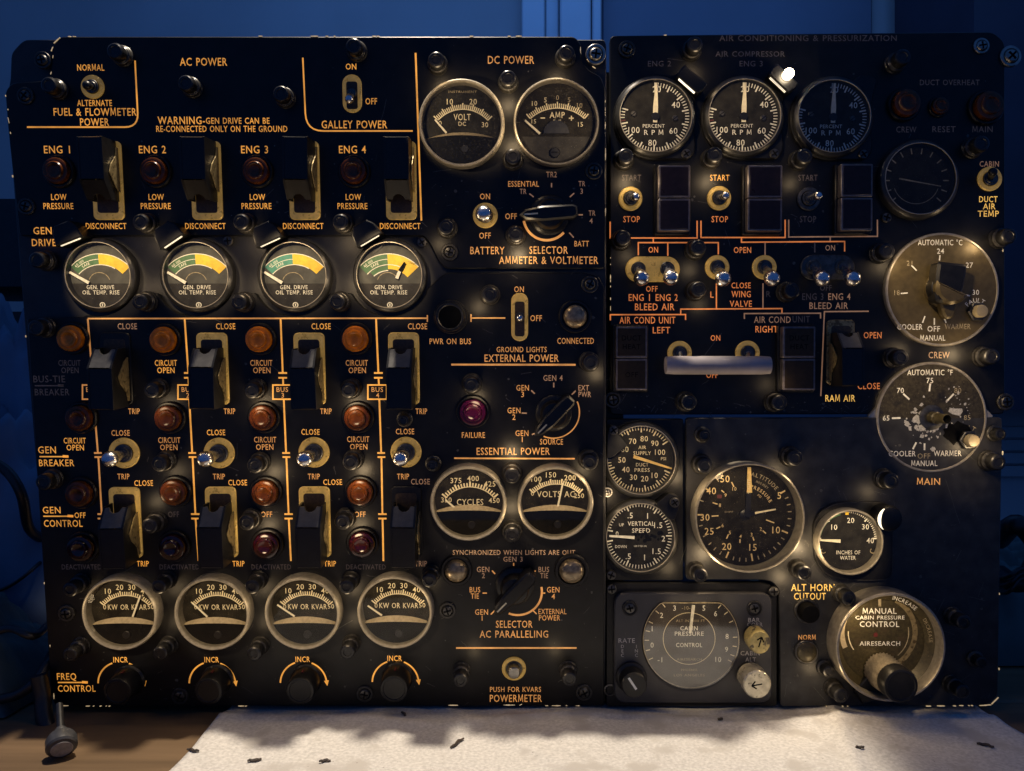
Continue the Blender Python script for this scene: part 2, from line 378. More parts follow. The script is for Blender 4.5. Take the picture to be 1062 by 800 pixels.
# ---------------------------------------------------------------- kinds of fittings (all modelled in photo pixels, w = out of the plate)
def post_mesh():
    b = MB(); b.lathe([(9.8, -1), (9.8, 1.5), (9.0, 2.5), (8.9, 8), (8.2, 9.2), (7.6, 9.6)], COLLAR, n=28)
    b.lathe([(7.6, 9.6), (7.0, 10.5), (7.0, 13.5), (7.7, 14), (7.7, 20.5), (7.2, 22.4), (6.2, 23.2), (4.2, 23.4), (3.8, 22.4), (0.3, 22.2)], CAPM, n=28)
    return b.mesh('panel_lamp')
def short_post_mesh():
    b = MB(); b.lathe([(11, -1), (11, 1.5), (10.2, 2.6), (10.0, 6), (9.2, 7.0), (8.6, 7.2)], COLLAR, n=30)
    b.lathe([(8.6, 7.2), (8.0, 8), (8.0, 9.5), (8.5, 10), (8.5, 16.5), (7.9, 18.3), (6.8, 19.2), (4.6, 19.4), (4.1, 18.6), (0.3, 18.4)], CAPM, n=30)
    return b.mesh('panel_lamp')
def small_post_mesh():
    b = MB(); b.lathe([(8.5, -1), (8.5, 2), (7.6, 3), (6.6, 3.4)], COLLAR, n=26)
    b.lathe([(6.6, 3.4), (6.2, 4), (6.2, 11), (5.6, 12.5), (4.0, 13), (3.4, 12), (0.3, 12)], CAPM, n=26)
    return b.mesh('small_panel_lamp')
def screw_mesh(light=False):
    m1, m2 = (COLLAR, DKSTEEL) if not light else (STEEL, STEEL)
    b = MB(); b.lathe([(8.8, -1), (8.8, 1.6), (8.2, 2.3), (6.4, 2.3), (6.0, 1.0)], m1, n=28, cap=False)
    b.lathe([(6.0, 1.0), (5.6, 2.6), (4.4, 3.8), (0.3, 4.3)], m2, n=24)
    for a in (20, 110):
        b.prism([(q[0] * math.cos(R_(a)) - q[1] * math.sin(R_(a)), q[0] * math.sin(R_(a)) + q[1] * math.cos(R_(a))) for q in ((-4, -.8), (4, -.8), (4, .8), (-4, .8))], 3.0, 4.36, BLACKM)
    return b.mesh('panel_screw')
def small_screw_mesh():
    b = MB(); b.lathe([(5.2, -1), (5.2, 2), (4.4, 3), (0.3, 3.5)], DKSTEEL, n=22)
    for a in (35, 125):
        b.prism([(q[0] * math.cos(R_(a)) - q[1] * math.sin(R_(a)), q[0] * math.sin(R_(a)) + q[1] * math.cos(R_(a))) for q in ((-3.6, -.7), (3.6, -.7), (3.6, .7), (-3.6, .7))], 2.4, 3.7, BLACKM)
    return b.mesh('small_screw')
def post(P, px, py, label=None, small=False):
    me = cached('spost', small_post_mesh) if small else (cached('post', post_mesh) if py > 585 else cached('shpost', short_post_mesh))
    return P.put('panel_lamp', me, px, py, 6 if small else (14 if py > 585 else 11), rot=random.uniform(0, 360), label=label)
def screw(P, px, py, light=False, small=False, label=None, k=1.0):
    me = cached('sscrew', small_screw_mesh) if small else cached('screw%d' % light, lambda: screw_mesh(light))
    return P.put('panel_screw', me, px, py, 3, rot=random.uniform(0, 90), label=label, k=k)

def lens_lamp(P, px, py, lens, name='indicator_lamp', r=15.5, label=None, w=13):
    def collar():
        b = MB(); b.lathe([(17, -1), (17, 3), (16, 4.5), (14.4, 4.5), (13.8, 2)], BLACK, n=36); return b.mesh(name)
    def dome():
        b = MB(); b.lathe([(13.6, 2), (13.6, 8), (13.0, 9.6), (11.8, 10.2), (9.6, 10.2), (9.2, 11.4), (8.4, 12.3), (6.8, 12.4), (6.0, 11.6), (3.5, 10.9), (0.3, 10.7)], lens, n=36); return b.mesh('lens')
    o = P.put(name, cached('collar' + name, collar), px, py, w, label=label, k=r / 15.5)
    add('lens', cached('dome' + lens.name, dome), o); return o
def dome_lamp(P, px, py, label, r=13.0):
    def collar():
        b = MB(); b.lathe([(18, -1), (18, 2), (17, 3.4), (14.6, 3.4), (13.6, 0.4)], BLACK, n=36); return b.mesh('indicator_lamp')
    def dome():
        b = MB(); b.lathe([(12.6, 0.4), (12.6, 4)] + [(12.6 * math.cos(R_(a)), 4 + 8 * math.sin(R_(a))) for a in range(12, 88, 9)] + [(0.3, 12.0)], CLEAR, n=36); return b.mesh('lens')
    o = P.put('indicator_lamp', cached('dcollar', collar), px, py, 8, label=label, k=r / 13.0)
    add('lens', cached('ddome', dome), o); return o

def guard_mesh(lip=None):
    b = MB(); prof = [(-39, 4), (-39, 31), (-38, 34), (3, 34), (5, 33), (22, 20), (22, 4)]
    def slab(x0, x1, pr, m):
        n = len(pr); vs = [(x0, v, w) for v, w in pr] + [(x1, v, w) for v, w in pr]
        fs = [(i, n + i, n + (i + 1) % n, (i + 1) % n) for i in range(n)] + [tuple(reversed(range(n))), tuple(range(n, 2 * n))]
        b.add(vs, fs, m)
    slab(-12.5, -10.5, prof, BLACK); slab(10.5, 12.5, prof, BLACK)
    slab(-10.5, 10.5, [(-38.8, 5), (-38.8, 31), (-37.6, 33.6), (2.8, 33.6), (2.8, 31.5), (-36, 31), (-36, 5)], BLACK)
    # sloping lip with the notch that clears the lever
    top = [(-10.5, 4.0), (10.5, 4.0), (10.5, 21.0), (6.5, 21.4), (4.6, 18.0), (1.5, 16.4), (-1.5, 16.4), (-4.6, 18.0), (-6.5, 21.4), (-10.5, 21.0)]
    f = lambda v: 33.4 - (v - 4.0) * 0.76
    vs = [(x, v, f(v)) for x, v in top] + [(x, v, f(v) - 2) for x, v in top]; n = len(top)
    b.add(vs, [tuple(range(n)), tuple(reversed(range(n, 2 * n)))] + [(n + i, n + (i + 1) % n, (i + 1) % n, i) for i in range(n)], lip or GUARD_LIP_LIT)
    return b.mesh('guard', 25)
GUARD_LIP_LIT = mat('guard_black_lip', (0.06, 0.058, 0.055), 0.34, vary=0.2, bump=0.05, dust=0.03, dcol=(0.2, 0.2, 0.18))  # paler than the cover: light on the sloping top put into the colour
def guarded_switch(P, px, py, label, flip=False, plate=None, h=75, dark=False, k=1.0):
    def base():
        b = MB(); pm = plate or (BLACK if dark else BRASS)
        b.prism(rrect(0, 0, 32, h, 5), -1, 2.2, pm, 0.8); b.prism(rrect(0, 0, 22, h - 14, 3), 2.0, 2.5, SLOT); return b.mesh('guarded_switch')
    def clip():
        b = MB(); pr = [(-33, 3), (-33, 7), (-24, 9), (-14, 20), (-6, 24), (2, 17), (8, 12), (12, 5), (12, 3)]; n = len(pr)
        for x in (13.2,):
            vs = [(x, v, w) for v, w in pr] + [(x + 1.0, v, w) for v, w in pr]
            b.add(vs, [tuple(reversed(range(n))), tuple(range(n, 2 * n))] + [(i, n + i, n + (i + 1) % n, (i + 1) % n) for i in range(n)], BRASSD)
        return b.mesh('spring_clip', 20)
    def lever():
        b = MB(); b.lathe([(5, 2), (5, 5), (3.2, 6)], DKSTEEL, n=16); b.tube([(0, 0, 4), (0, 9, 14), (0, 13, 20)], [3, 2.6, 3.2], STEEL, 12); return b.mesh('lever')
    o = P.put('guarded_switch', cached('gbase%d%d%s' % (h, dark, plate), base), px, py, 2, label=label, k=k)
    jr = random.Random(px * 7 + py); r = (R_(jr.uniform(-1.5, 1.5)), R_(jr.uniform(-1.6, 1.6)), R_(jr.uniform(-1.3, 1.3)) + (math.pi if flip else 0))
    add('guard', cached('guard%d' % flip, lambda: guard_mesh(BLACK if flip else None)), o, rot=r)
    c = add('spring_clip', cached('gclip', clip), o, rot=r)
    if flip: c.location = (27.4 * PX, 0, 0)
    add('lever', cached('glever', lever), o, rot=r)
    return o

def lever_mesh(dx, dy, dz, r0, r1, m, ball):
    b = MB(); b.lathe([(r0 + 3.0, 2), (r0 + 3.0, 4), (r0 + 2.2, 5), (r0 + 1.2, 5)], DKSTEEL, n=18)
    pts, rad = [], []
    for i in range(9):
        t = i / 8; pts.append((dx * t, dy * t, 3 + dz * t)); rad.append(r0 + (r1 - r0) * max(0, (t - 0.15)) / 0.85)
    d = Vector((dx, dy, dz)).normalized()
    for a in range(15, 90, 15):
        q = Vector((dx, dy, 3 + dz)) + d * (r1 * math.sin(R_(a))); pts.append(tuple(q)); rad.append(r1 * math.cos(R_(a)))
    b.tube(pts, rad, m, 18); return b.mesh('lever', 50)
def toggle(P, px, py, tx, ty, label, r=12.5, out=24, tip=7.0, m=None, ring=None, name='toggle_switch', neck=2.6):
    """Toggle whose base ring shows at (px, py) and whose lever tip, OUT pixels from the plate, shows at (tx, ty)."""
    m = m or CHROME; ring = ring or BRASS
    def base():
        b = MB(); b.lathe([(r, -1), (r, 1.6), (r - 0.8, 2.4), (r * 0.66, 2.4), (r * 0.60, 1.4)], ring, n=36, cap=False)
        b.lathe([(r * 0.60, 1.4), (r * 0.60, 3.6), (r * 0.54, 4.2), (r * 0.38, 4.2), (r * 0.34, 2.0)], DKSTEEL, n=28, cap=False); b.disc(0, 0, r * 0.36, 2.0, BLACKM, 24); return b.mesh(name)
    o = P.put(name, cached('tog%s%.1f%s' % (name, r, ring.name), base), px, py, 2, label=label)
    u0, v0, _ = o.location; u1, v1 = P.uv(tx, ty, out * PX); k = o.scale[0] * PX
    add('lever', lever_mesh((u1 - u0) / k, (v1 - v0) / k, out / o.scale[0] - 3 - tip * 0.5, neck, tip, m, True), o); return o

def selector(P, px, py, ang, label, arc=None, r=17.0):
    def base():
        b = MB(); b.lathe([(21, -1), (21, 2.5), (19.6, 4), (16, 5), (15.4, 14), (13.5, 17.5), (10, 18.5), (0.3, 18.5)], BLACK, n=40); return b.mesh('selector_knob')
    def bar():
        b = MB(); b.prism([(32, 0), (25, 5.2), (8, 7.6), (-24, 7.0), (-28, 4.5), (-28, -4.5), (-24, -7.0), (8, -7.6), (25, -5.2)], 7, 26, BLACK, 2.0)
        b.line((13, 0), (27, 0), 1.6, 26.1, PRINT); return b.mesh('pointer_bar')
    o = P.put('selector_knob', cached('selb', base), px, py, 16, label=label, k=r / 17.0)
    add('pointer_bar', cached('selp', bar), o, rot=(0, 0, R_(ang))); return o

def annunciator(P, px, py, label, w=36.0, h=69.0, face=None, texts=(), depth=15):
    face = face or CAPFACE
    b = MB(); b.prism(rrect(0, 0, w + 5, h + 4, 2), -1, 6, BLACK, 1)
    o = P.put('annunciator_light', b.mesh('annunciator_light'), px, py, depth, label=label)
    for i, sy in enumerate((1, -1)):
        c = MB(); hh = h / 2 - 0.8; y = sy * h / 4
        c.prism(rrect(0, y, w, hh, 1.2, 3), 4, depth, CAPRIM, 0.8); c.prism(rrect(0, y, w - 4, hh - 4, 0.8, 3), depth - 1, depth + 0.35, face, 0.3)
        for t, ty, hh2 in texts[i] if i < len(texts) else (): c.text(t, 0, y + ty, hh2, depth + 0.42, BLACKM)
        add('push_cap', c.mesh('push_cap'), o)
    return o

# ---------------------------------------------------------------- gauges
class Dial(MB):
    """Dial art given in photo coordinates: X(px, py) turns a photo pixel into the dial's own pixels."""
    def bind(s, P, o, w, dx=0, dy=0):
        k = o.scale[0]; u, v, b = o.location; W = b + w * PX * k
        s.cx, s.cy = P.proj(u, v, W); s.cx += dx; s.cy += dy; s.q = P.depth(u, v, W) / F / (PX * k)
    def X(s, x, y): return ((x - s.cx) * s.q, (s.cy - y) * s.q)
    def T(s, t, x, y, h, w, m, width=None, rot=0, wt=0.008):
        a, b = s.X(x, y); s.text(t, a, b, h, w, m, width, rot, wt)
    def Lq(s, x0, y0, x1, y1, wd, w, m, wd2=None): s.line(s.X(x0, y0), s.X(x1, y1), wd, w, m, wd2)

def bezel_mesh(R, wf, kind, inner=2.0):
    b = MB()
    if kind == 'grey': pr, m = [(R, -1), (R, wf - 3), (R - 0.6, wf - 1), (R - 1.6, wf), (R - 2.8, wf - 0.3), (R - 3.5, wf - 1.6), (R - 3.8, wf - 4), (R - 4.0, inner)], BEZEL
    elif kind == 'metal': pr, m = [(R, -1), (R, wf - 2), (R - 0.7, wf - 0.4), (R - 1.7, wf), (R - 2.4, wf - 1.2), (R - 3.0, inner)], BEZEL
    else: pr, m = [(R + 3.5, -1), (R + 3.5, wf - 4), (R + 2, wf - 2.2), (R - .6, wf - .6)], BEZELK
    b.lathe(pr, m, n=64, cap=False)
    if kind == 'black':
        b.lathe([(R - .6, wf - .6), (R - 0.8, wf), (R - 1.3, wf), (R - 1.6, wf - 1.0)], EDGE, n=64, cap=False); b.lathe([(R - 1.6, wf - 1.5), (R - 1.8, inner)], BEZELK, n=64, cap=False)
    return b.mesh('gauge', 40)
def needle_mesh(p, q, wd0, wd1, w, m, tail=None):
    b = MB(); p, q = Vector(p), Vector(q); d = (q - p).normalized(); n = Vector((-d.y, d.x))
    b.prism([tuple(p + n * wd0 / 2), tuple(p - n * wd0 / 2), tuple(q - n * wd1 / 2), tuple(q + n * wd1 / 2)], w, w + 0.8, m, 0)
    if tail: b.prism(circ(p.x, p.y, tail, 16), w - 1.2, w + 0.9, BLACK)
    return b.mesh('needle')
def dial_fill_spot(P, o, R, wf, lit, aim=None):
    """An added fill spot with no real fixture, hung before the panel and aimed at one dial, placed where its glass does not mirror it to the viewer."""
    h = 118.0; g = P.O + Vector((o.location.x, 0, 0)) + P.Y * o.location.y; c = P.C - g
    cx, cy_, cz = c.x / PX, c.dot(P.Y) / PX, c.dot(P.Z) / PX
    for dx, dy in ([aim] if aim else []) + [(-14, 62), (-62, 40), (62, 40), (0, 90), (-80, 5), (80, 5), (-85, -30), (85, -30), (0, -70), (95, 60), (-95, 60)]:
        f = h / (h + cz)
        if math.hypot(dx + (cx - dx) * f, dy + (cy_ - dy) * f) > R * 1.25: break
    d_ = Vector((-dx, -dy, -h)); L_ = d_.length * PX
    s_ = lamp('gauge_fill_spot', 'SPOT', (dx * PX, dy * PX, (wf + h) * PX), lit * 16, (1.0, 0.74, 0.43), .005, o, spot_size=2 * math.atan(R * 1.12 * PX / L_), spot_blend=0.35)  # added spot that lights the dial; no such lamp stands there
    s_.rotation_mode = 'QUATERNION'; s_.rotation_quaternion = d_.to_track_quat('-Z', 'Y')
def gauge(P, name, label, px, py, R, wf, kind, draw, key=None, needle=None, dw=2.0, glass=None, gd=1.2, base=0.0, lit=.024, aim=None):
    """needle = (x0, y0, x1, y1, wd0, wd1, material, tail) in photo pixels of this gauge."""
    o = P.put(name, cached('bez%s%.1f%.1f' % (kind, R, wf), lambda: bezel_mesh(R, wf, kind)), px, py, wf, base, label=label)
    d = Dial(); d.bind(P, o, dw)
    def mk():
        draw(d, dw); return d.mesh('dial')
    add('dial', cached(('dial', key), mk) if key else mk(), o)
    if needle:
        e = Dial(); e.bind(P, o, dw + 2.5); x0, y0, x1, y1, a, b, m, t = needle
        add('needle', needle_mesh(e.X(x0, y0), e.X(x1, y1), a, b, dw + 2.5, m, t), o)
    if glass:
        ri = R - {'grey': 3.7, 'metal': 2.4, 'black': 1.7}[kind]
        def gm():
            b = MB(); b.disc(0, 0, ri, wf - 1.6 if kind != 'grey' else wf - 3.2, glass, 56); return b.mesh('glass_pane', 0)
        add('glass_pane', cached('glass%s%.1f%.1f%s' % (kind, R, wf, glass.name), gm), o)
    if lit:
        dial_fill_spot(P, o, R, wf, lit, aim)
    return o

def arch(x0, x1, yend, ymid, n=20):
    """Points of a circular arch from (x0, yend) to (x1, yend) with its crown at ymid."""
    h = ymid - yend; c = (x1 - x0) / 2
    r = (c * c + h * h) / (2 * h); cx, cy = (x0 + x1) / 2, ymid - r; a = math.degrees(math.asin(min(1, c / r)))
    return circ(cx, cy, r, n, 90 + a, 90 - a, True)
def shield(d, ri, x0, x1, yend, ymid, th, w0=2.2, w1=8.0, strip=None):
    """The gauge's lower mask: a black apron whose curved upper edge is a cream strip sloping back to the dial."""
    n = 24; lo = arch(x0, x1, yend, ymid, n); hi = arch(x0 + .6, x1 - .6, yend + th * 0.22, ymid + th, n)
    vs = [(x, y, w1) for x, y in lo] + [(x, y, w0 + 2) for x, y in hi]
    d.add(vs, [(i, i + 1, n + 2 + i, n + 1 + i) for i in range(n)], strip or CREAM)
    aL = math.degrees(math.atan2(yend, x0)); aR = math.degrees(math.atan2(yend, x1))
    if aL > 0: aL -= 360
    low = circ(0, 0, ri, 28, aR, aL if aL < aR else aL - 360, True)
    d.flat(lo + low, w1 - 0.1, BLACKM)
    d.lathe([(4.2, w1 - 0.1), (4.2, w1 + 0.8), (3.6, w1 + 1.2), (0.3, w1 + 1.2)], BLACK, c=(3, -25), n=20)
def scale(d, x0, x1, yend, ymid, n, m, w, long=5.0, short=3.6, every=5, wd=1.1, line=True):
    h = ymid - yend; c = (x1 - x0) / 2; r = (c * c + h * h) / (2 * h); cx, cy = (x0 + x1) / 2, ymid - r
    a = math.degrees(math.asin(min(1, c / r)))
    for i in range(n + 1):
        q = 90 + a - 2 * a * i / n; L = long if i % every == 0 else short
        d.ticks(cx, cy, r - 3.6, r - 3.6 + L, [q], wd * (1.25 if i % every == 0 else 1), w, m)
    if line: d.band(cx, cy, r - 4.4, r - 3.5, 90 + a, 90 - a, w + 0.02, m, 30)

def dial_kvar(d, w):
    d.disc(0, 0, 38, w, FACED)
    for t, x, y in (('10', 299.8, 612), ('20', 312, 607.7), ('30', 324.6, 607.7), ('40', 337.5, 612)): d.T(t, x, y, 6.0, w + .2, PRINT)
    d.T('0', 295.5, 629, 5.2, w + .2, PRINT); d.T('50', 343.3, 628.7, 5.2, w + .2, PRINT); d.T('KW OR KVAR', 319, 629, 6.0, w + .2, PRINT, 41, wt=.014)
    x0, y0 = d.X(292, 624.5); x1, y1 = d.X(344.3, 624.5); scale(d, x0, x1, y0, d.X(318, 612.8)[1], 25, PRINT, w + .2)
    shield(d, 35.6, -32.6, 32.6, -14.2, -12.6, 5.4)
def dial_cycles(d, w):
    d.disc(0, 0, 38, w, FACED)
    for t, x, y in (('375', 473, 498), ('400', 490.7, 495.8), ('425', 508, 501.5)): d.T(t, x, y, 6.0, w + .2, PRINT)
    d.T('350', 463, 518.4, 5.6, w + .2, PRINT); d.T('450', 512.5, 519, 5.6, w + .2, PRINT); d.T('CYCLES', 487.5, 520.7, 7.0, w + .2, PRINT, 28)
    x0, y0 = d.X(460, 513.5); x1, y1 = d.X(515, 513.5); scale(d, x0, x1, y0, d.X(488, 501)[1], 20, PRINT, w + .2, 5.5, 4.0, 5, 1.5)
    shield(d, 36, -34.2, 34.2, -11.2, -9.4, 5.0)
def dial_vac(d, w):
    d.disc(0, 0, 38, w, FACED)
    for t, x, y in (('100', 556.2, 496.5), ('150', 571.3, 492), ('200', 591, 495)): d.T(t, x, y, 6.0, w + .2, PRINT)
    d.T('0', 552.2, 511.5, 5.4, w + .2, PRINT); d.T('VOLTS AC', 576.5, 512.3, 6.8, w + .2, PRINT, 40); d.T('250', 600.5, 514, 5.2, w + .2, PRINT)
    x0, y0 = d.X(550.5, 508.5); x1, y1 = d.X(603, 508.5); scale(d, x0, x1, y0, d.X(576.5, 498)[1], 25, PRINT, w + .2, 5.5, 4.0, 5, 1.3)
    shield(d, 35.6, -33.7, 33.7, -11.6, -9.8, 5.0)
def dial_vdc(d, w):
    d.disc(0, 0, 42, w, FACE)
    for t, x, y in (('10', 466.8, 106.3), ('20', 490.8, 106.3)): d.T(t, x, y, 6.0, w + .2, PRINT)
    d.T('0', 456.5, 128, 5.4, w + .2, PRINT); d.T('30', 503, 129.5, 5.4, w + .2, PRINT); d.T('VOLT', 479.4, 121.7, 6.8, w + .2, PRINT, 18, wt=.014); d.T('DC', 479.4, 128.5, 4.4, w + .2, PRINT)
    d.T('INSTRUMENT', 480, 96.5, 2.4, w + .2, PRINTD, 30)
    x0, y0 = d.X(451.6, 122.5); x1, y1 = d.X(508.6, 122.5); scale(d, x0, x1, y0, d.X(480, 110.2)[1], 30, PRINT, w + .2, 6.0, 4.4, 5, 1.1)
    shield(d, 41, -38.2, 38.2, -15.0, -11.0, 3.6)
def dial_adc(d, w):
    d.disc(0, 0, 42, w, FACED)
    for t, x, y in (('10', 554.3, 108), ('5', 565.5, 104.5), ('5', 590, 104.5), ('10', 601, 110)): d.T(t, x, y, 5.2, w + .2, PRINT if x < 580 else PRINTD)
    d.T('0', 578, 102.2, 5.2, w + .2, PRINTD); d.T('15', 553.6, 126, 4.6, w + .2, PRINT); d.T('15', 602, 129, 5.0, w + .2, PRINT)
    d.T('AMP', 577.8, 119.6, 6.6, w + .2, PRINT, 16, wt=.014); d.T('DC', 577.8, 126.4, 4.4, w + .2, PRINT)
    d.Lq(560.6, 122.8, 565.2, 122.8, 1.2, w + .2, PRINT); d.Lq(590, 123, 595, 123, 1.2, w + .2, PRINT); d.Lq(592.5, 120.5, 592.5, 125.5, 1.2, w + .22, PRINT)
    x0, y0 = d.X(547.5, 120.5); x1, y1 = d.X(608.5, 120.5); scale(d, x0, x1, y0, d.X(578, 109)[1], 30, PRINT, w + .2, 6.0, 4.4, 5, 1.1)
    a, b = d.X(577, 139); d.flat(circ(0, 0, 38, 40, 180 + 20, 360 - 20, True), w + .25, FACEL); d.prism(circ(a, b, 14, 30, 0, 180, True), w, w + 2.2, BEZELK, .5)
    a, b = d.X(575.5, 158); d.lathe([(5.4, w), (5.4, w + 2), (4.6, w + 3), (0.3, w + 3)], BLACK, c=(a, b), n=20); d.flat(rrect(a, b, 8, 1.4, .5), w + 3.05, BLACKM)
def dial_gen(col, inner):
    def f(d, w):
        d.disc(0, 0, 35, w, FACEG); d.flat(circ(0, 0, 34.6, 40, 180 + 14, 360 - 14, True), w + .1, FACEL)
        cx, cyy = d.X(104.5, 305.5); R1, R0 = 42.0, 31.5
        d.band(cx, cyy, R0, R1, 137, 86, w + .2, col); d.band(cx, cyy, R0 - 5 if inner else R0, R1, 92, 43, w + .24, YELLOW)
        d.band(cx, cyy, R1, R1 + .8, 137, 43, w + .25, PRINTW); d.band(cx, cyy, R0 - .8, R0, 137, 60, w + .25, PRINTW); d.band(cx, cyy, 36.5, 37.1, 130, 92, w + .26, PRINTW)
        if inner: d.band(cx, cyy, R0 - 6, R0 - 1.2, 130, 92, w + .2, col); d.band(cx, cyy, R0 - 7, R0 - 6, 130, 92, w + .25, PRINTW)
        d.arctext('60 100', cx, cyy, 39.3, 124, 2.9, w + .3, PRINTW); d.arctext('SAFE', cx, cyy, 34.2, 116, 2.9, w + .3, PRINTW)
        a, b = d.X(103, 294); d.band(a, b, 11, 11.7, 160, 20, w + .15, PRINTD)
        d.T('GEN. DRIVE', 103.6, 297.8, 4.4, w + .2, PRINTW, 29, wt=.012); d.T('OIL TEMP. RISE', 103.8, 303.2, 4.4, w + .2, PRINTW, 39, wt=.012)
        a, b = d.X(104.8, 316.3); d.band(a, b, 2.0, 3.0, 0, 360, w + .2, PRINTW); d.flat(rrect(a, b, 1.2, 3, .4), w + .2, PRINTW)
    return f
def dial_rpm(face, pr):
    def f(d, w):
        d.disc(0, 0, 38, w, face)
        for t, x, y in (('20', 681, 92.8), ('40', 700.8, 108.8), ('60', 698.4, 135.7), ('80', 676.6, 148), ('100', 657.5, 134.8)): d.T(t, x, y, 6.6, w + .2, pr, wt=.012)
        d.T('PERCENT', 678, 130.7, 3.9, w + .2, pr, 23); d.T('R P M', 678, 137.3, 5.4, w + .2, pr, 20, wt=.014)
        for i in range(56):
            a = 90 - i * 285 / 55; L = 7 if i % 5 == 0 else 4.4; d.ticks(0, 0, 36 - L, 36, [a], 1.5 if i % 5 == 0 else 1.0, w + .2, pr)
        d.ticks(0, 0, 31, 36.5, [186], 1.6, w + .22, REDM)
        for x, y in ((657, 118.5), (700, 123)):
            a, b = d.X(x, y); d.lathe([(3.2, w), (3.2, w + 1.2), (2.4, w + 1.8), (.3, w + 1.8)], DKSTEEL, c=(a, b), n=16); d.line((a - 2.6, b - 2), (a + 2.6, b + 2), .9, w + 1.85, BLACKM)
    return f
def dial_supply(d, w):
    d.disc(0, 0, 36, w, FACE)
    for t, x, y in (('70', 656, 457.6), ('80', 668, 455), ('90', 679, 459.7), ('60', 648, 466), ('100', 684.5, 469), ('50', 645, 477), ('40', 649, 487), ('30', 657, 495), ('20', 668.6, 496.5), ('10', 679, 493)): d.T(t, x, y, 6.0, w + .2, PRINT)
    d.T('AIR', 666, 464, 3.8, w + .2, PRINT, 8); d.T('SUPPLY', 666, 470, 4.0, w + .2, PRINT, 18.5); d.T('DUCT', 666, 482, 3.8, w + .2, PRINT, 13); d.T('PRESS', 666, 487.5, 4.0, w + .2, PRINT, 16); d.T('PSI', 688, 475.8, 3.4, w + .2, PRINT)
    c = d.X(667, 477.5)
    for i in range(56):
        a = -25 - 302 * i / 55; L = 6.5 if i % 5 == 0 else 4.2; d.ticks(0, 0, 34.6 - L, 34.6, [a], 1.4 if i % 5 == 0 else 1.0, w + .2, PRINT)
def dial_vsi(d, w):
    d.disc(0, 0, 36, w, FACE)
    for t, x, y in (('.5', 653.5, 534.5), ('1', 671.5, 535), ('1.5', 682.6, 544.6), ('2', 688, 558.6), ('1.5', 681, 571.7), ('1', 668.5, 578.2), ('.5', 651.6, 577)): d.T(t, x, y, 6.2, w + .2, PRINTW)
    d.T('0', 640, 553.5, 5.0, w + .2, PRINTW); d.T('VERTICAL', 664.8, 543, 4.8, w + .2, PRINTW, 28, wt=.014); d.T('SPEED', 664.8, 550.2, 4.8, w + .2, PRINTW, 19, wt=.014)
    d.T('UP', 644.5, 544.3, 3.2, w + .2, PRINTW); d.T('DOWN', 644, 567, 3.2, w + .2, PRINTW, 12); d.T('1000 FT PER MIN', 664, 566.5, 2.0, w + .2, PRINTW, 13)
    for i in range(61):
        a = 170 - 340 * i / 60; L = 6.5 if i % 10 == 0 else 4.0; d.ticks(0, 0, 34.6 - L, 34.6, [a], 1.4 if i % 10 == 0 else .9, w + .2, PRINTW)
    rnd = random.Random(3)
    for _ in range(26):
        x, y = rnd.gauss(672, 7), rnd.gauss(557.5, 2.2); a, b = d.X(x, y); d.disc(a, b, rnd.uniform(.8, 2.4), w + .25 + rnd.uniform(0, .02), BLACKM, 9)
def dial_alt(d, w):
    d.disc(0, 0, 54, w, FACED, 64)
    for t, x, y in (('50', 751.7, 496.5), ('40', 737.5, 509), ('30', 731.2, 536.5), ('25', 735.5, 551), ('20', 753.8, 566.8), ('15', 781, 567.7), ('10', 805, 549.6), ('5', 808, 513.8)): d.T(t, x, y, 7.6, w + .2, PRINTA)
    d.arctext('ALTITUDE', 0, 0, 44, 60, 4.6, w + .2, PRINTD, 34); d.arctext('1000 FEET', 0, 0, 37.5, 60, 2.5, w + .2, PRINTD); d.arctext('PRESSURE', 0, 0, 31, 52, 3.8, w + .2, PRINTA, 29, wt=.02); d.arctext('PSI', 0, 0, 25.5, 52, 2.6, w + .2, PRINTA)
    d.T('CABIN', 789, 531.3, 3.2, w + .2, PRINTA, 10, 4); d.T('DIFF', 756, 531, 2.0, w + .2, PRINTD, 9)
    for i, (a, L) in enumerate([(31, 6), (22, 4), (13, 4), (4, 4), (-5, 4), (-14, 4), (-23, 7), (-32, 4), (-40, 4), (-48, 4), (-56, 4), (-64, 4), (-72, 4), (-80, 8), (-88, 4), (-96, 4), (-104, 4), (-113, 7), (-122, 4), (-131, 4), (-140, 4), (-152, 5), (-166, 4), (-180, 6), (162, 4), (146, 6), (128, 5)]):
        d.ticks(0, 0, 50 - L, 50, [a], 1.6 if L > 5 else 1.1, w + .2, PRINTA if L > 5 else PRINTD)
    for x0, y0, x1, y1, t, tx, ty in ((758.5, 500, 761, 505, '10', 761.5, 507), (748, 508.5, 751, 511, '9', 752.3, 513.5), (739, 521.5, 744, 523, '8', 746.5, 524), (738, 535.5, 745, 535, '', 0, 0), (743, 548.5, 747, 546.5, '6', 749.5, 545), (753.5, 559, 755.5, 554.5, '5', 757, 552.5), (767.5, 563.5, 767.5, 559.5, '4', 768, 556.5), (782, 561, 780.8, 557, '3', 779.5, 554.5), (794.5, 553.5, 791, 550.5, '2', 789, 548.8), (803, 542.5, 794.5, 539.3, '', 0, 0)):
        d.Lq(x0, y0, x1, y1, 1.2, w + .2, PRINTA)
        if t: d.T(t, tx, ty, 4.0, w + .2, PRINTA)
    a, b = d.X(746, 515); d.flat(rrect(a, b, 5, 4, 1), w + .2, REDM)
    d.lathe([(6, w), (6, w + 2), (5, w + 2.6), (.3, w + 2.6)], BLACK, n=24)
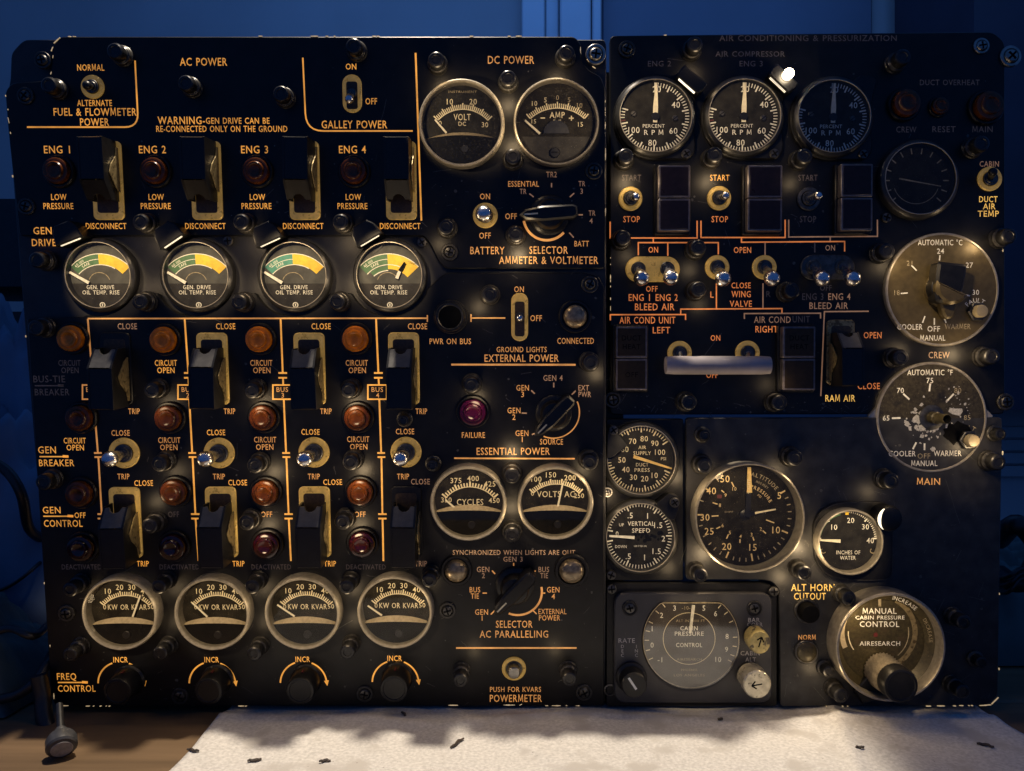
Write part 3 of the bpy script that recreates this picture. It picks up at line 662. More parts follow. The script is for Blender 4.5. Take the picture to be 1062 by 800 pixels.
def dial_water(d, w):
    d.disc(0, 0, 34, w, FACE)
    for t, x, y in (('10', 865, 546.7), ('20', 882, 539.6), ('30', 897.4, 546.3), ('40', 902.4, 560.6)): d.T(t, x, y, 5.8, w + .2, PRINTW)
    d.T('INCHES OF', 879.8, 573, 4.2, w + .2, PRINTW, 25, wt=.012); d.T('WATER', 879.4, 578.6, 4.2, w + .2, PRINTW, 16.5, wt=.012)
    d.band(0, 0, 27.5, 32, 168, 104, w + .15, GREEN)
    for i in range(41):
        a = 176 - 172 * i / 40; L = 5.5 if i % 10 == 0 else 3.4; d.ticks(0, 0, 32.6 - L, 32.6, [a], 1.5 if i % 10 == 0 else .9, w + .2, PRINTW)
    d.ticks(0, 0, 27, 33, [90], 3.6, w + .24, YELLOW)
    for x in (854, 905): a, b = d.X(x, 571.5); d.band(a, b, 2, 2.8, 120, 330, w + .2, PRINTD)

# ---------------------------------------------------------------- the setting: room wall, bench, cloth
def world_at(px, py, y):
    t = (y + DIST) / F
    return Vector(((px - CX) * t, y, CAMZ + (CY - py) * t))
def wbox(b, x0, x1, y0, y1, z0, z1, m):
    vs = [(x, y, z) for x in (x0, x1) for y in (y0, y1) for z in (z0, z1)]
    b.add(vs, [(0, 1, 3, 2), (4, 6, 7, 5), (0, 4, 5, 1), (2, 3, 7, 6), (0, 2, 6, 4), (1, 5, 7, 3)], m)
WALLM = mat('wall_paint', (0.40, 0.38, 0.40), 0.7, vary=0.06, nsc=6, bump=0.1, bsc=120)
TRIMM = mat('door_trim_paint', (0.62, 0.64, 0.70), 0.45, vary=0.05, nsc=8)
DOORM = mat('door_paint', (0.15, 0.16, 0.22), 0.55, vary=0.06, nsc=8)
def wood_mat():
    m = mat('bench_wood', (0.15, 0.095, 0.05), 0.55, vary=0.3, nsc=30, bump=0.3, bsc=300, dust=0.03, dcol=(0.05, 0.035, 0.02), dsc=220)
    N, L = m.node_tree.nodes, m.node_tree.links
    mp = N.new('ShaderNodeMapping'); mp.inputs['Scale'].default_value = (0.12, 1.6, 1.0)
    tc = [n for n in N if n.type == 'TEX_COORD'][0]; L.new(tc.outputs['Object'], mp.inputs[0])
    for n in N:
        if n.type == 'TEX_NOISE': L.new(mp.outputs[0], n.inputs['Vector'])
    return m
WOOD = wood_mat()
b = MB(1); YW = 1.15; wbox(b, -2.2, 2.2, YW, YW + .1, -.9, 2.2, WALLM); tag(add('wall', b.mesh('wall', 0)), 'plain wall in blue evening light behind the panels', kind='structure')
b = MB(1); wbox(b, -4, 4, -2.0, 3, -.92, -.9, mat('floor_dark', (0.03, 0.03, 0.035), 0.7)); tag(add('floor', b.mesh('floor', 0)), 'dark floor under the bench', kind='structure')
def door_frame(x0, x1, label, z1=2.1, split=True):
    e = bpy.data.objects.new('door_frame', None); scene.collection.objects.link(e); e.location = ((x0 + x1) / 2, YW, -.9); tag(e, label, 'door frame')
    w = x1 - x0
    for n_, a, c, d in (('jamb', -w / 2, -w / 2 + w * .30, .030), ('stop', -w / 2 + w * .30, -w / 2 + w * .48, .018), ('casing', -w / 2 + w * .48, w / 2 - w * .12, .040), ('casing_bead', w / 2 - w * .12, w / 2, .052)):
        q = MB(1); q.prism([(a, 0), (c - .002, 0), (c - .002, z1 + .9), (a, z1 + .9)], 0, d, TRIMM, 0.003, mtx=Matrix.Rotation(R_(90), 4, 'X')); add(n_, q.mesh(n_, 0), e)
    return e
xa, xb = world_at(541, 0, YW).x, world_at(622, 0, YW).x; door_frame(xa, xb, 'pale blue-lit door frame on the wall above the middle of the panels')
xa, xb = world_at(950, 0, YW).x, world_at(1008, 0, YW).x; door_frame(xa, xb, 'pale door frame on the wall above the upper right panel corner')
xa, xb = world_at(624, 0, YW).x, world_at(902, 0, YW).x
b = MB(1); b.prism([(xa, -.89), (xb, -.89), (xb, 2.05), (xa, 2.05)], 0, .012, DOORM, .003, mtx=Matrix.Translation((0, YW - .001, 0)) @ Matrix.Rotation(R_(90), 4, 'X'))
tag(add('closed_door', b.mesh('closed_door', 0)), 'dull dark door between the two pale frames', 'door')

bench = bpy.data.objects.new('workbench', None); scene.collection.objects.link(bench); bench.location = (0, 0, -.9); tag(bench, 'worn brown wooden workbench under the panels', 'workbench')
yy = -.42
for i, wd in enumerate((.14, .105, .20, .13, .145, .16)):
    q = MB(1); q.prism([(-1.1, 0), (1.1, 0), (1.1, wd - .003), (-1.1, wd - .003)], -.03, 0, WOOD, .002, back=True)
    add('plank', q.mesh('plank', 0), bench, (random.uniform(-.01, .01), yy, .896 + random.uniform(-.0006, .0006))); yy += wd
q = MB(1)
for sx in (-1, 1):
    for y in (-.36, .40): wbox(q, sx * 1.0 - .04, sx * 1.0 + .04, y - .04, y + .04, 0.005, .865, WOOD)
add('leg_frame', q.mesh('leg_frame', 0), bench)

CLOTHM = mat('canvas_cloth', (0.60, 0.58, 0.55), 0.9, vary=0.16, nsc=420, bump=1.0, bsc=1500, dust=0.085, dcol=(0.16, 0.13, 0.11), dsc=480, spec=0.1, blot=0.22, bcol=(0.50, 0.475, 0.44), blsc=26)
from mathutils import noise as mnoise
def cloth_z(x, y):
    f = mnoise.noise(Vector((x * 9 + 3, y * 6, 0.3))) * .0026 + mnoise.noise(Vector((x * 26, y * 18, 4.3))) * .0014 + mnoise.noise(Vector((x * 70 + y * 40, y * 30, 8.3))) * .0005
    fold = math.exp(-((x - .250 - y * .25) / .006) ** 2) * .0022 + math.exp(-((x + .05 + y * .9) / .010) ** 2) * .0012 + math.exp(-((y + .018 - .01 * math.sin(x * 25)) / .007) ** 2) * .0016
    return .0 + max(-.0022, f + fold - (.0012 if y > -.012 and abs(x) < .5 else 0))
b = MB(1); nx, ny = 220, 110; vs, fs = [], []
for j in range(ny + 1):
    for i in range(nx + 1):
        u, v = i / nx, j / ny; y = -.20 + .35 * v
        x0 = -.2215 + .03 * min(0, y) - .012 * max(0, y) + .0012 * math.sin(y * 60); x1 = .366 - .18 * min(0, y) * (1 if y > -.1 else 1) + .002 * math.sin(y * 45)
        x = x0 + (x1 - x0) * u; vs.append((x, y, cloth_z(x, y)))
for j in range(ny):
    for i in range(nx): k = j * (nx + 1) + i; fs.append((k, k + 1, k + nx + 2, k + nx + 1))
b.add(vs, fs, CLOTHM); o = add('cloth', b.mesh('cloth', 180)); so = o.modifiers.new('thick', 'SOLIDIFY'); so.thickness = .0012; so.offset = -1
tag(o, 'off-white canvas cloth spread on the bench under the panels', 'cloth')
SPLM = mat('dark_splinter', (0.055, 0.04, 0.03), 0.6, vary=0.5)
def on_table(px, py):
    t = CAMZ / ((py - CY) / F); return ((px - CX) / F * t, t - DIST)
for px, py, L, a, lab in ((474, 772, 22, 62, 'long dark splinter with a brown tip lying on the cloth'), (264, 787, 12, 20, 'short dark fragment near the left edge of the cloth'), (419, 743, 9, -55, 'flat dark flake on the cloth close under the panel'),
                          (337, 790, 10, 12, 'thin dark fragment on the cloth near the front'), (200, 779, 13, 160, 'dark chip on the bare wood beside the cloth'), (418, 728, 6, 10, ''), (747, 748, 6, 30, 'tiny dark crumb on the cloth below the pressure controller'), (892, 779, 8, 5, 'brown flake on the cloth towards its shaded right part'), (1022, 772, 14, -30, 'dark smudge of lint near the right end of the cloth')):
    if not lab: continue
    x, y = on_table(px, py); q = MB(PX); n = 7
    pts = [((-.5 + i / (n - 1)) * L, math.sin(i * 1.3 + px) * .7, 1.4 + .5 * math.sin(i * 2.1)) for i in range(n)]
    q.tube(pts, [1.5 * (0.5 + 0.5 * math.sin(math.pi * (i + .6) / n)) * (1 if L > 11 else .9) for i in range(n)], SPLM, 7)
    tag(add('splinter', q.mesh('splinter'), None, (x, y, cloth_z(x, y) + .0002 if x > -.22 else -.0035), (0, 0, R_(a))), lab, 'debris')

# clutter left and right of the panels
TARPM = mat('blue_tarp', (0.13, 0.18, 0.27), 0.6, vary=0.3, nsc=14, bump=0.5, bsc=60)
DKTARP = mat('dark_green_sheet', (0.05, 0.085, 0.085), 0.6, vary=0.3, nsc=14, bump=0.4, bsc=80)
DARKCASE = mat('dark_shelf_paint', (0.012, 0.013, 0.016), 0.6)
def heap(name, x0, x1, y0, y1, h, m, seed, label, cat, n=110):
    b = MB(1); vs, fs = [], []
    for j in range(n + 1):
        for i in range(n + 1):
            u, v = i / n, j / n; e = min(1, 7 * min(u, 1 - u)) * min(1, 5 * min(v, 1 - v)); e = e ** .5
            x, y = x0 + (x1 - x0) * u, y0 + (y1 - y0) * v
            z = h * e * (.62 + .30 * mnoise.noise(Vector((x * 6 + seed, y * 6, 0)))) + h * e * .50 * (abs(mnoise.noise(Vector((x * 13 + y * 5, y * 11, seed)))) + .5 * abs(mnoise.noise(Vector((x * 31, y * 24 - x * 9, seed + 2)))) + .25 * abs(mnoise.noise(Vector((x * 66, y * 60, seed + 7)))))
            vs.append((x + .012 * mnoise.noise(Vector((x * 20, y * 20, seed + 5))), y, -.0025 + max(0, z)))
    for j in range(n):
        for i in range(n): k = j * (n + 1) + i; fs.append((k, k + 1, k + n + 2, k + n + 1))
    b.add(vs, fs, m); return tag(add(name, b.mesh(name, 80)), label, cat)
heap('tarp', -.92, -.40,    .10, .50, .36, TARPM, 1.7, 'crumpled blue tarp heaped on the bench beside the left panel', 'tarp')
heap('plastic_sheet', -.80, -.385, -.012, .10, .10, DKTARP, 4.1, 'dark greenish plastic sheet lying low in front of the blue tarp', 'sheet')
CABM = mat('dark_cabinet_paint', (0.034, 0.029, 0.050), 0.5, vary=.15, nsc=12)
xa, xb = world_at(1012, 0, .80).x, world_at(1230, 0, .80).x; cab = bpy.data.objects.new('cabinet', None); scene.collection.objects.link(cab); cab.location = ((xa + xb) / 2, .90, -.9); tag(cab, 'tall dark cabinet behind the upper right corner of the panels', 'cabinet')
hw = (xb - xa) / 2; zb = world_at(0, 425, .80).z; q = MB(1); wbox(q, -hw, hw, -.095, .20, zb + .9, 2.3, CABM); add('upper_body', q.mesh('upper_body', 0), cab)
q = MB(1); wbox(q, -hw + .03, hw - .03, .02, .20, .0, zb + .898, WALLM); add('lower_body', q.mesh('lower_body', 0), cab)
q = MB(1); wbox(q, -.004, .004, -.101, -.0955, zb + .93, 2.28, BLACKM); add('door_gap', q.mesh('door_gap', 0), cab)
q = MB(1)
for z in (.14, .165, .19, .215): wbox(q, -hw + .03, hw - .03, .008, .0195, .9 + z - .004 - .06, .9 + z + .016 - .06, WALLM)
add('slat_panel', q.mesh('slat_panel', 0), cab)
shelf = bpy.data.objects.new('shelf_unit', None); scene.collection.objects.link(shelf); sx = world_at(-160, 0, .62).x; ex = world_at(78, 0, .62).x; shelf.location = ((sx + ex) / 2, .72, -.002)
tag(shelf, 'dark shelf unit standing behind the upper left panel edge', 'shelf')
for n_, y0, y1 in (('shelf_board', 205, 296), ('shelf_board', 322, 372)):
    z1, z0 = world_at(0, y0, .62).z, world_at(0, y1, .62).z; q = MB(1); wbox(q, -(ex - sx) / 2, (ex - sx) / 2, -.10, .12, z0, z1, DARKCASE); add(n_, q.mesh(n_, 0), shelf)
q = MB(1)
for k in (-1, 1): wbox(q, k * (ex - sx) / 2 - .01, k * (ex - sx) / 2 + .01, -.09, .11, .0, world_at(0, 205, .62).z - .002, DARKCASE)
add('upright', q.mesh('upright', 0), shelf)
CABLE = mat('black_cable', (0.010, 0.010, 0.011), 0.4, vary=0.2)
def cable(pts, r, label, y, m=None):
    q = MB(1); P = [world_at(px, py, y + dy) for px, py, dy in pts]; S = []
    for i in range(len(P) - 1):
        p0, p1, p2, p3 = P[max(i - 1, 0)], P[i], P[i + 1], P[min(i + 2, len(P) - 1)]
        for t in (0, .2, .4, .6, .8): S.append(.5 * ((2 * p1) + (p2 - p0) * t + (2 * p0 - 5 * p1 + 4 * p2 - p3) * t * t + (3 * p1 - p0 - 3 * p2 + p3) * t ** 3))
    S.append(P[-1]); q.tube([tuple(s) for s in S], r, m or CABLE, 10); return tag(add('cable', q.mesh('cable', 60)), label, 'cable')
cable([(-20, 728, 0), (15, 722, 0), (36, 708, 0), (48, 690, .01), (56, 676, .03), (64, 668, .05)], .004, 'thick black cable curving up to the lower left panel corner', -.01)
cable([(-20, 620, 0), (10, 608, 0), (30, 594, 0), (44, 582, .02), (60, 576, .05)], .0016, 'thin black wire crossing the blue tarp', .10)
cable([(40, 700, 0), (44, 722, 0), (46, 745, -.004), (52, 760, -.006), (58, 766, -.005)], .006, 'short black lead running down to the round plug', -.012)
cable([(1036, 560, .04), (1050, 545, 0), (1062, 548, 0), (1076, 570, 0), (1066, 600, 0), (1050, 604, 0), (1038, 596, .04)], .009, 'coil of thick black hose beside the lower right panel edge', .10)
cable([(-30, 470, 0), (4, 486, 0), (22, 512, 0), (30, 548, .02), (46, 560, .05)], .0045, 'thick dark cable hanging down over the blue tarp', .08)
cable([(-30, 668, 0), (8, 652, 0), (34, 660, 0), (50, 648, .04)], .003, 'medium dark cable lying across the dark greenish sheet', -.005)
for i in range(3): cable([(1032, 600 + i * 7, .03), (1046, 598 + i * 8, 0), (1060, 590 + i * 5, 0), (1084, 596 + i * 6, 0)], .0018, ('upper', 'middle', 'lower')[i] + ' of three thin wires spilling out beside the lower right panel edge', .08)
heap('storage_bag', .395, .66, .10, .36, .085, DKTARP, 9.0, 'dark bag on the bench right of the panels', 'bag')
b = MB(1); x0_, x1_ = world_at(618, 0, .022).x, world_at(645, 0, .022).x; wbox(b, x0_, x1_, .0135, .030, -.002, .50, BLACK); tag(add('gap_filler', b.mesh('gap_filler', 0)), 'black filler strip added behind the gap between the left and right panels', 'post')  # added filler that makes the gap read dark, not a known part
# round plug lying at the lower left corner
x, y = -.3055, -.0785; q = MB(PX * .9)
q.lathe([(3.6, -60), (3.8, -24)], CABLE, n=20); q.lathe([(5.2, -26), (5.6, -24), (7.5, -22), (7.5, -18), (12.5, -16), (14.5, -12), (14.5, -3), (13, -1), (10.2, 0)], mat('plug_grey', (0.045, 0.045, 0.048), 0.4, vary=.2), n=32, cap=False)
q2 = MB(PX * .9); q2.lathe([(10.2, 0), (9.6, .6), (.3, .8)], mat('plug_pale_face', (0.26, 0.25, 0.23), 0.5, vary=.25, dust=.1, dcol=(.2, .2, .2)), n=30)
pl = tag(add('connector_plug', q.mesh('connector_plug'), None, (x, y, .0042), (R_(116), R_(0), R_(32))), 'round grey plug with a pale end face under the lower left corner', 'plug'); add('end_face', q2.mesh('end_face'), pl)

# ---------------------------------------------------------------- panel plates
def plate(P, name, pts, rad, mtl, w0, w1, ch=.0007, label=None, raw=None):
    q = MB(1); pl = raw or P.poly(pts, w1)
    q.prism(round_poly(pl, rad * PX), w0, w1, mtl, ch); return add(name, q.mesh(name, 30), P.root, label=label)
def chassis(P, pts, depth):
    q = MB(1); q.prism(P.poly(pts, -.02), -depth, -.012, BACK, .002, back=True); return add('chassis', q.mesh('chassis', 30), P.root)
def join(ms):
    o = MB(1)
    for m in ms:
        off = len(o.v); o.v += m.v; o.f += [tuple(off + q for q in f_) for f_ in m.f]; o.m += [o.mi(m.mats[mi_]) for mi_ in m.m]
    return o
def scratches(P, fp, boxes, n, seed):
    rn = random.Random(seed); q = MB(1)
    for _ in range(n):
        x0, y0, x1, y1 = rn.choice(boxes); x, y = rn.uniform(x0, x1), rn.uniform(y0, y1); a = rn.choice((rn.gauss(.5, .3), rn.gauss(2.4, .4), rn.uniform(0, 6.28))); L = rn.expovariate(1 / 7.0) + 1.5
        pts = [(x + math.cos(a) * L * t + rn.gauss(0, .25), y + math.sin(a) * L * t + rn.gauss(0, .25)) for t in (0, .35, .7, 1)]
        q.stroke(P.poly(pts, .00006), rn.uniform(.25, .6) * PX, .00006, SCRATCH)
    for _ in range(n * 2):
        x0, y0, x1, y1 = rn.choice(boxes); x, y = rn.uniform(x0, x1), rn.uniform(y0, y1); u, v = P.uv(x, y); r = rn.expovariate(1 / .35) * PX + .25 * PX
        q.flat([(u + r * math.cos(t_ * 1.05) * rn.uniform(.6, 1.2), v + r * math.sin(t_ * 1.05) * rn.uniform(.6, 1.2)) for t_ in range(6)], .00007, SCRATCH)
    add('scratches', q.mesh('scratches', 0), fp)
class Letters:
    def __init__(s, P): s.P, s.t, s.l = P, [], []; s.w = .00012
    def T(s, t, x, y, h=6.2, w=None, lv='A', rot=0, wt=.010):
        k = s.P.px(x, y, s.w); u, v = s.P.uv(x, y, s.w); m = MB(1); m.text(t, u, v, h * k, s.w, LET[lv], w * k if w else None, rot, wt); s.t.append((x, y, (w or 5) / 2, h, m))
    def L(s, pts, wd=1.5, lv='A', r=0):
        pl = s.P.poly(pts, s.w); k = s.P.px(*pts[0])
        if r:
            o = [pl[0]]
            for i in range(1, len(pl) - 1):
                a, b_, c = Vector(pl[i - 1]), Vector(pl[i]), Vector(pl[i + 1]); d1 = min(r * k, (a - b_).length * .48); d2 = min(r * k, (c - b_).length * .48)
                p, e = b_ + (a - b_).normalized() * d1, b_ + (c - b_).normalized() * d2
                o += [tuple(p * (1 - t) ** 2 + b_ * 2 * t * (1 - t) + e * t * t) for t in [j / 6 for j in range(7)]]
            pl = o + [pl[-1]]
        m = MB(1); m.stroke(pl, wd * k, s.w - .00002, LET[lv]); s.l.append((min(p_[0] for p_ in pts), max(p_[0] for p_ in pts), min(p_[1] for p_ in pts), max(p_[1] for p_ in pts), m))
    def box(s, x0, y0, x1, y1, wd, lv):
        m = MB(1); m.stroke(s.P.poly([(x0, y0), (x1, y0), (x1, y1), (x0, y1)], s.w), wd * s.P.px(x0, y0), s.w - .00004, LET[lv], True); s.l.append((x0, x1, y0, y1, m))
    def arc(s, x, y, r, a0, a1, wd, lv, arrow=False):
        u, v = s.P.uv(x, y, s.w); k = s.P.px(x, y, s.w); m = MB(1); s.l.append((x - r * .8, x + r * .8, y - r, y - r * .5 if a1 > 0 else y + r, m)); m.band(u, v, (r - wd / 2) * k, (r + wd / 2) * k, a0, a1, s.w - .00002, LET[lv])
        if arrow:
            c, q = math.cos(R_(a1)), math.sin(R_(a1)); tx, ty = (q, -c)
            ex, ey = u + r * k * c, v + r * k * q; m.flat([(ex + c * 2.6 * k, ey + q * 2.6 * k), (ex + tx * 6 * k, ey + ty * 6 * k), (ex - c * 2.6 * k, ey - q * 2.6 * k)], s.w, LET[lv])
    def done(s, fp):
        grp = list(range(len(s.t)))                      # lines that stand close under each other are one legend
        def find(i):
            while grp[i] != i: i = grp[i]
            return i
        for i, a in enumerate(s.t):
            for j in range(i):
                b_ = s.t[j]; dy = abs(a[1] - b_[1]); dx = abs(a[0] - b_[0])
                if (dy < 10.5 and dx < max(a[2], b_[2]) * .6 + 3) or (dy < 1.2 and dx < a[2] + b_[2] + 8): grp[find(i)] = find(j)
        sets = {}
        for i in range(len(s.t)): sets.setdefault(find(i), []).append(s.t[i][4])
        for ms in sets.values():
            o = join(ms)
            add('legend', o.mesh('legend', 0), fp)
        grp = list(range(len(s.l)))                      # strokes that touch are one line
        for i, a in enumerate(s.l):
            for j in range(i):
                b_ = s.l[j]
                if a[0] - 2.5 < b_[1] and b_[0] - 2.5 < a[1] and a[2] - 3.5 < b_[3] and b_[2] - 3.5 < a[3]: grp[find(i)] = find(j)
        sets = {}
        for i in range(len(s.l)): sets.setdefault(find(i), []).append(s.l[i][4])
        for ms in sets.values(): add('line_marking', join(ms).mesh('line_marking', 0), fp)
def chips(P, fp, pts):
    q = MB(1)
    pts_ = list(pts)
    for x, y, L, a in pts_:
        u, v = P.uv(x, y); k = P.px(x, y); c, d = math.cos(R_(a)) * L / 2 * k, math.sin(R_(a)) * L / 2 * k
        rn = random.Random(x * 31 + y)
        if L > 14:                                        # a long worn stretch is broken into flecks
            t0 = -.5
            while t0 < .42:
                l_ = min(9, .8 + rn.expovariate(1 / 2.2)); pts_.append((x + math.cos(R_(a)) * L * t0, y - math.sin(R_(a)) * L * t0, l_, a)); t0 += (l_ + 1 + rn.expovariate(1 / 3.5)) / L
            continue
        n = max(3, int(L / 1.5)); up, lo = [], []
        for i in range(n + 1):
            t = i / n * 2 - 1; th = (.4 + rn.random() * .7) * k * (.4 + .6 * (1 - abs(t))); nx_, ny_ = -math.sin(R_(a)) * th / 2, math.cos(R_(a)) * th / 2
            up.append((u + c * t + nx_, v + d * t + ny_)); lo.append((u + c * t - nx_, v + d * t - ny_))
        q.prism(lo + up[::-1], -.0006, .00035, CHIP)
    add('worn_edge', q.mesh('worn_edge', 0), fp)
LIGHTS = []; GLOW = 0.52
def glow(P, x, y, dx, dy, power, w=25, col=WARM, r=.004):
    power *= GLOW
    """The lit window in the side of a panel lamp, also an added fill where no lamp stands: a small warm light just off its stem, DX, DY pixels away."""
    k = P.px(x, y); u, v = P.uv(x, y, 12 * k); LIGHTS.append(lamp('panel_lamp_or_fill', 'POINT', (u + dx * 1.25 * k, v - dy * 1.25 * k, w * k), power, col, r, P.root))

# ================================================================ left: electrical panel
P = Panel('electrical_panel', 'large black electrical panel with four columns of generator gauges and switches, the wider left half', 335, 734.5, 6.0, 0.0)
chassis(P, [(40, 60), (618, 60), (618, 722), (66, 722)], .085)
q = MB(1); q.prism(round_poly(P.poly([(11, 55), (24, 41), (627, 41), (629, 47), (628, 731), (57, 733), (6, 100), (10, 84)], -.004), .004), -.012, -.0045, BACK, .0006); add('backing_plate', q.mesh('backing_plate'), P.root)
UP = plate(P, 'faceplate', [(62, 38), (596, 38), (603, 46), (603, 64), (612, 74), (623, 79), (628, 92), (628, 279), (463, 279), (455, 272), (447, 255), (440, 245), (20, 245), (14, 190), (8, 133), (5, 95), (12, 86), (45, 84), (53, 75), (53, 50)], 4, PLATE, -.0042, 0)
gx = [100.5, 202.0, 304.0, 403.5]; GY = 285.5
def scallops():
    pts = [(28, 330), (86, 329)]
    for i, x in enumerate(gx):
        lo = 100 if i == 0 else 206
        pts += [(x + 43 * math.cos(R_(a)), GY + 43 * -math.sin(R_(a))) for a in range(255 if i == 0 else 206, 335, 8)]
        if i == 3: pts += [(443, 300)]
    return pts + [(456, 288), (463, 283), (606, 283), (621, 287), (627, 298), (626.5, 732.5), (58, 732.5), (53, 724)]
LOW = plate(P, 'faceplate', scallops(), 2.0, PLATE, -.0042, 0, .0006)
t = Letters(P)
for a in (('NORMAL', 94, 70, 6.6, 28), ('ALTERNATE', 98, 106.8, 6.4, 36), ('FUEL & FLOWMETER', 98.5, 116, 8, 86), ('POWER', 98, 126.5, 8, 30), ('AC POWER', 211, 64, 8.2, 49), ('WARNING-', 188, 124.8, 8, 49), ('GEN DRIVE CAN BE', 246.5, 125.2, 6.4, 66), ('RE-CONNECTED ONLY ON THE GROUND', 230, 133.6, 6.4, 136),
          ('ENG 1', 59, 155, 8, 27), ('ENG 2', 158, 155, 8, 28), ('ENG 3', 264, 155, 8, 28), ('ENG 4', 365.5, 155, 8, 28), ('ON', 364, 69, 6.2, 11), ('OFF', 385, 105, 6.6, 12), ('GALLEY POWER', 367.5, 129, 8.2, 68)):
    t.T(*a, wt=.014)
t.T('DC POWER', 530, 62, 8.2, 48, 'B', wt=.014)
for x1, x2, x3 in ((61, 60.5, 110), (162, 161.5, 213), (267, 266, 314.5), (366.5, 365.5, 415)):
    t.T('LOW', x1, 204.3, 6.4, 16, wt=.016); t.T('PRESSURE', x2, 213.7, 6.4, 31, wt=.016); t.T('DISCONNECT', x3, 234.4, 6.4, 42, wt=.016)
t.T('GEN', 44, 239.2, 7.6, 19, wt=.014); t.T('DRIVE', 45.5, 251.5, 7.6, 25, wt=.014)
for a in (('TR2', 572, 181, 6, 11), ('ESSENTIAL', 543, 190.7, 6, 32), ('TR', 542.5, 198.5, 5.6, 7), ('TR', 603.5, 190.5, 5.6, 7), ('3', 603.2, 198.3, 5.6), ('TR', 614, 221, 5.6, 7), ('4', 613, 229, 5.6)): t.T(*a, lv='C') if a[0] != 'ESSENTIAL' else t.T(*a, lv='B')
for a in (('BATT', 603.3, 252.7, 6, 15), ('OFF', 530, 224.3, 6.2, 12), ('ON', 503, 203.7, 6.2, 10.5), ('OFF', 503, 244.3, 6.4, 12), ('BATTERY', 505.5, 259.7, 8, 35.5), ('SELECTOR', 569, 259.3, 8, 40), ('AMMETER & VOLTMETER', 569, 269.8, 8, 103)): t.T(*a, lv='B', wt=.014)
for x0, y0, x1, y1 in ((549, 201, 553.5, 204.5), (572, 190, 572, 194.5), (595.5, 200.5, 591, 204.5), (600, 223, 604.5, 223), (590.5, 241.5, 595, 246.5)): t.L([(x0, y0), (x1, y1)], 1.3, 'C')
t.L([(28, 132), (143.5, 132), (140, 63)], 1.6, 'A', 14); t.L([(314, 60), (317.5, 136), (428, 136)], 1.5, 'A', 18); t.L([(431, 55), (437, 229)], 1.8, 'A')
t.arc(567, 225, 24, 190, 318, 2.6, 'B')
t.done(UP)
t = Letters(P)
for a in (('ON', 538.3, 300, 6.2, 10), ('OFF', 556, 330, 6.4, 12), ('PWR ON BUS', 467, 354, 6.2, 43), ('CONNECTED', 597, 353.5, 6.4, 38), ('GROUND LIGHTS', 541, 362.5, 5.8, 52), ('EXTERNAL POWER', 541, 371.4, 8, 77)): t.T(*a, lv='B', wt=.014)
t.L([(488.5, 330), (524, 330)], 1.4, 'B'); t.L([(488.5, 326), (488.5, 334)], 1.4, 'B'); t.L([(443.2, 327), (443.2, 334)], 1.3, 'B'); t.L([(468, 378.3), (597, 378.5)], 2.0, 'B')
for i, (xa, xb, xc, xd, lvl) in enumerate(((132, 72, 72.5, 139, 'C'), (234, 172, 172, 238, 'A'), (333, 271, 271.5, 338, 'A'), (433, 370, 370.5, 437, 'B'))):
    t.T('CLOSE', xa, 338.4, 6.4, 20, lvl, wt=.014); l2 = 'D' if i == 0 else ('A' if i == 1 else 'B')
    t.T('CIRCUIT', xb, 376.4, 6.3, 23, l2, wt=.014); t.T('OPEN', xc, 384, 6.3, 18, l2, wt=.014); t.T('TRIP', xd, 426.5, 6.2, 12, 'B', wt=.014)
for i, (xa, xb, xc, xd) in enumerate(((125, 77.5, 78, 128), (224, 175.5, 175, 227), (322, 275, 274.5, 325.5), (420, 371.5, 372, 418))):
    t.T('CLOSE', xa, 449 - i * .5, 6.2, 19, 'B' if i in (0, 3) else 'A', wt=.014); t.T('CIRCUIT', xb, 457 - i * .5, 6.2, 23, 'B' if i else 'A', wt=.014); t.T('OPEN', xc, 464.2 - i * .3, 6.2, 18, 'B' if i else 'A', wt=.014); t.T('TRIP', xd, 494.2, 6.2, 12.5, 'B', wt=.014)
for i, (xa, xb, xc, lv) in enumerate(((149, 148, 180, 'A'), (246.5, 247.3, 276.5, 'A'), (345, 342.2, 373.5, 'A'), (436, 436.5, 0, 'C'))):
    t.T('CLOSE', xa, 501 - i * .5, 6.2, 19.5, lv, wt=.014); t.T('TRIP', xb, 584.6, 6.2, 12.5, lv, wt=.014)
    if xc: t.T('OFF', xc, 533.4, 6.2, 11.5, 'D' if i == 0 else 'B', wt=.014)
for x in (84.5, 186, 281.3, 379.5): t.T('DEACTIVATED', x, 588, 5.6, 41, 'D')
t.T('BUS-TIE', 51, 393, 7.4, 33, 'D'); t.T('BREAKER', 54, 406.6, 7.2, 36, 'D'); t.T('GEN', 48.7, 466.6, 7.6, 18.5, 'A'); t.T('BREAKER', 58.7, 480, 7.4, 36.5, 'A'); t.T('GEN', 53.5, 529, 7.4, 18.5, 'A'); t.T('OFF', 83, 534.4, 6.2, 11.5, 'A'); t.T('CONTROL', 65.5, 542.8, 7.6, 40, 'A')
t.T('FREQ', 69, 701.6, 7.6, 20, 'A'); t.T('CONTROL', 79.5, 714, 7.4, 39, 'A')
for x0, x1, y, lv in ((36, 66, 400.2, 'D'), (41, 71, 473.8, 'A'), (45, 76, 535.6, 'A'), (60, 91, 708, 'A')):
    t.L([(x0, y), (x1, y)], 1.3, lv); t.L([(x1 - 6, y - .4), (x1, y)], 2.6, lv)
t.L([(91, 330.6), (443, 330.2)], 1.5, 'B')
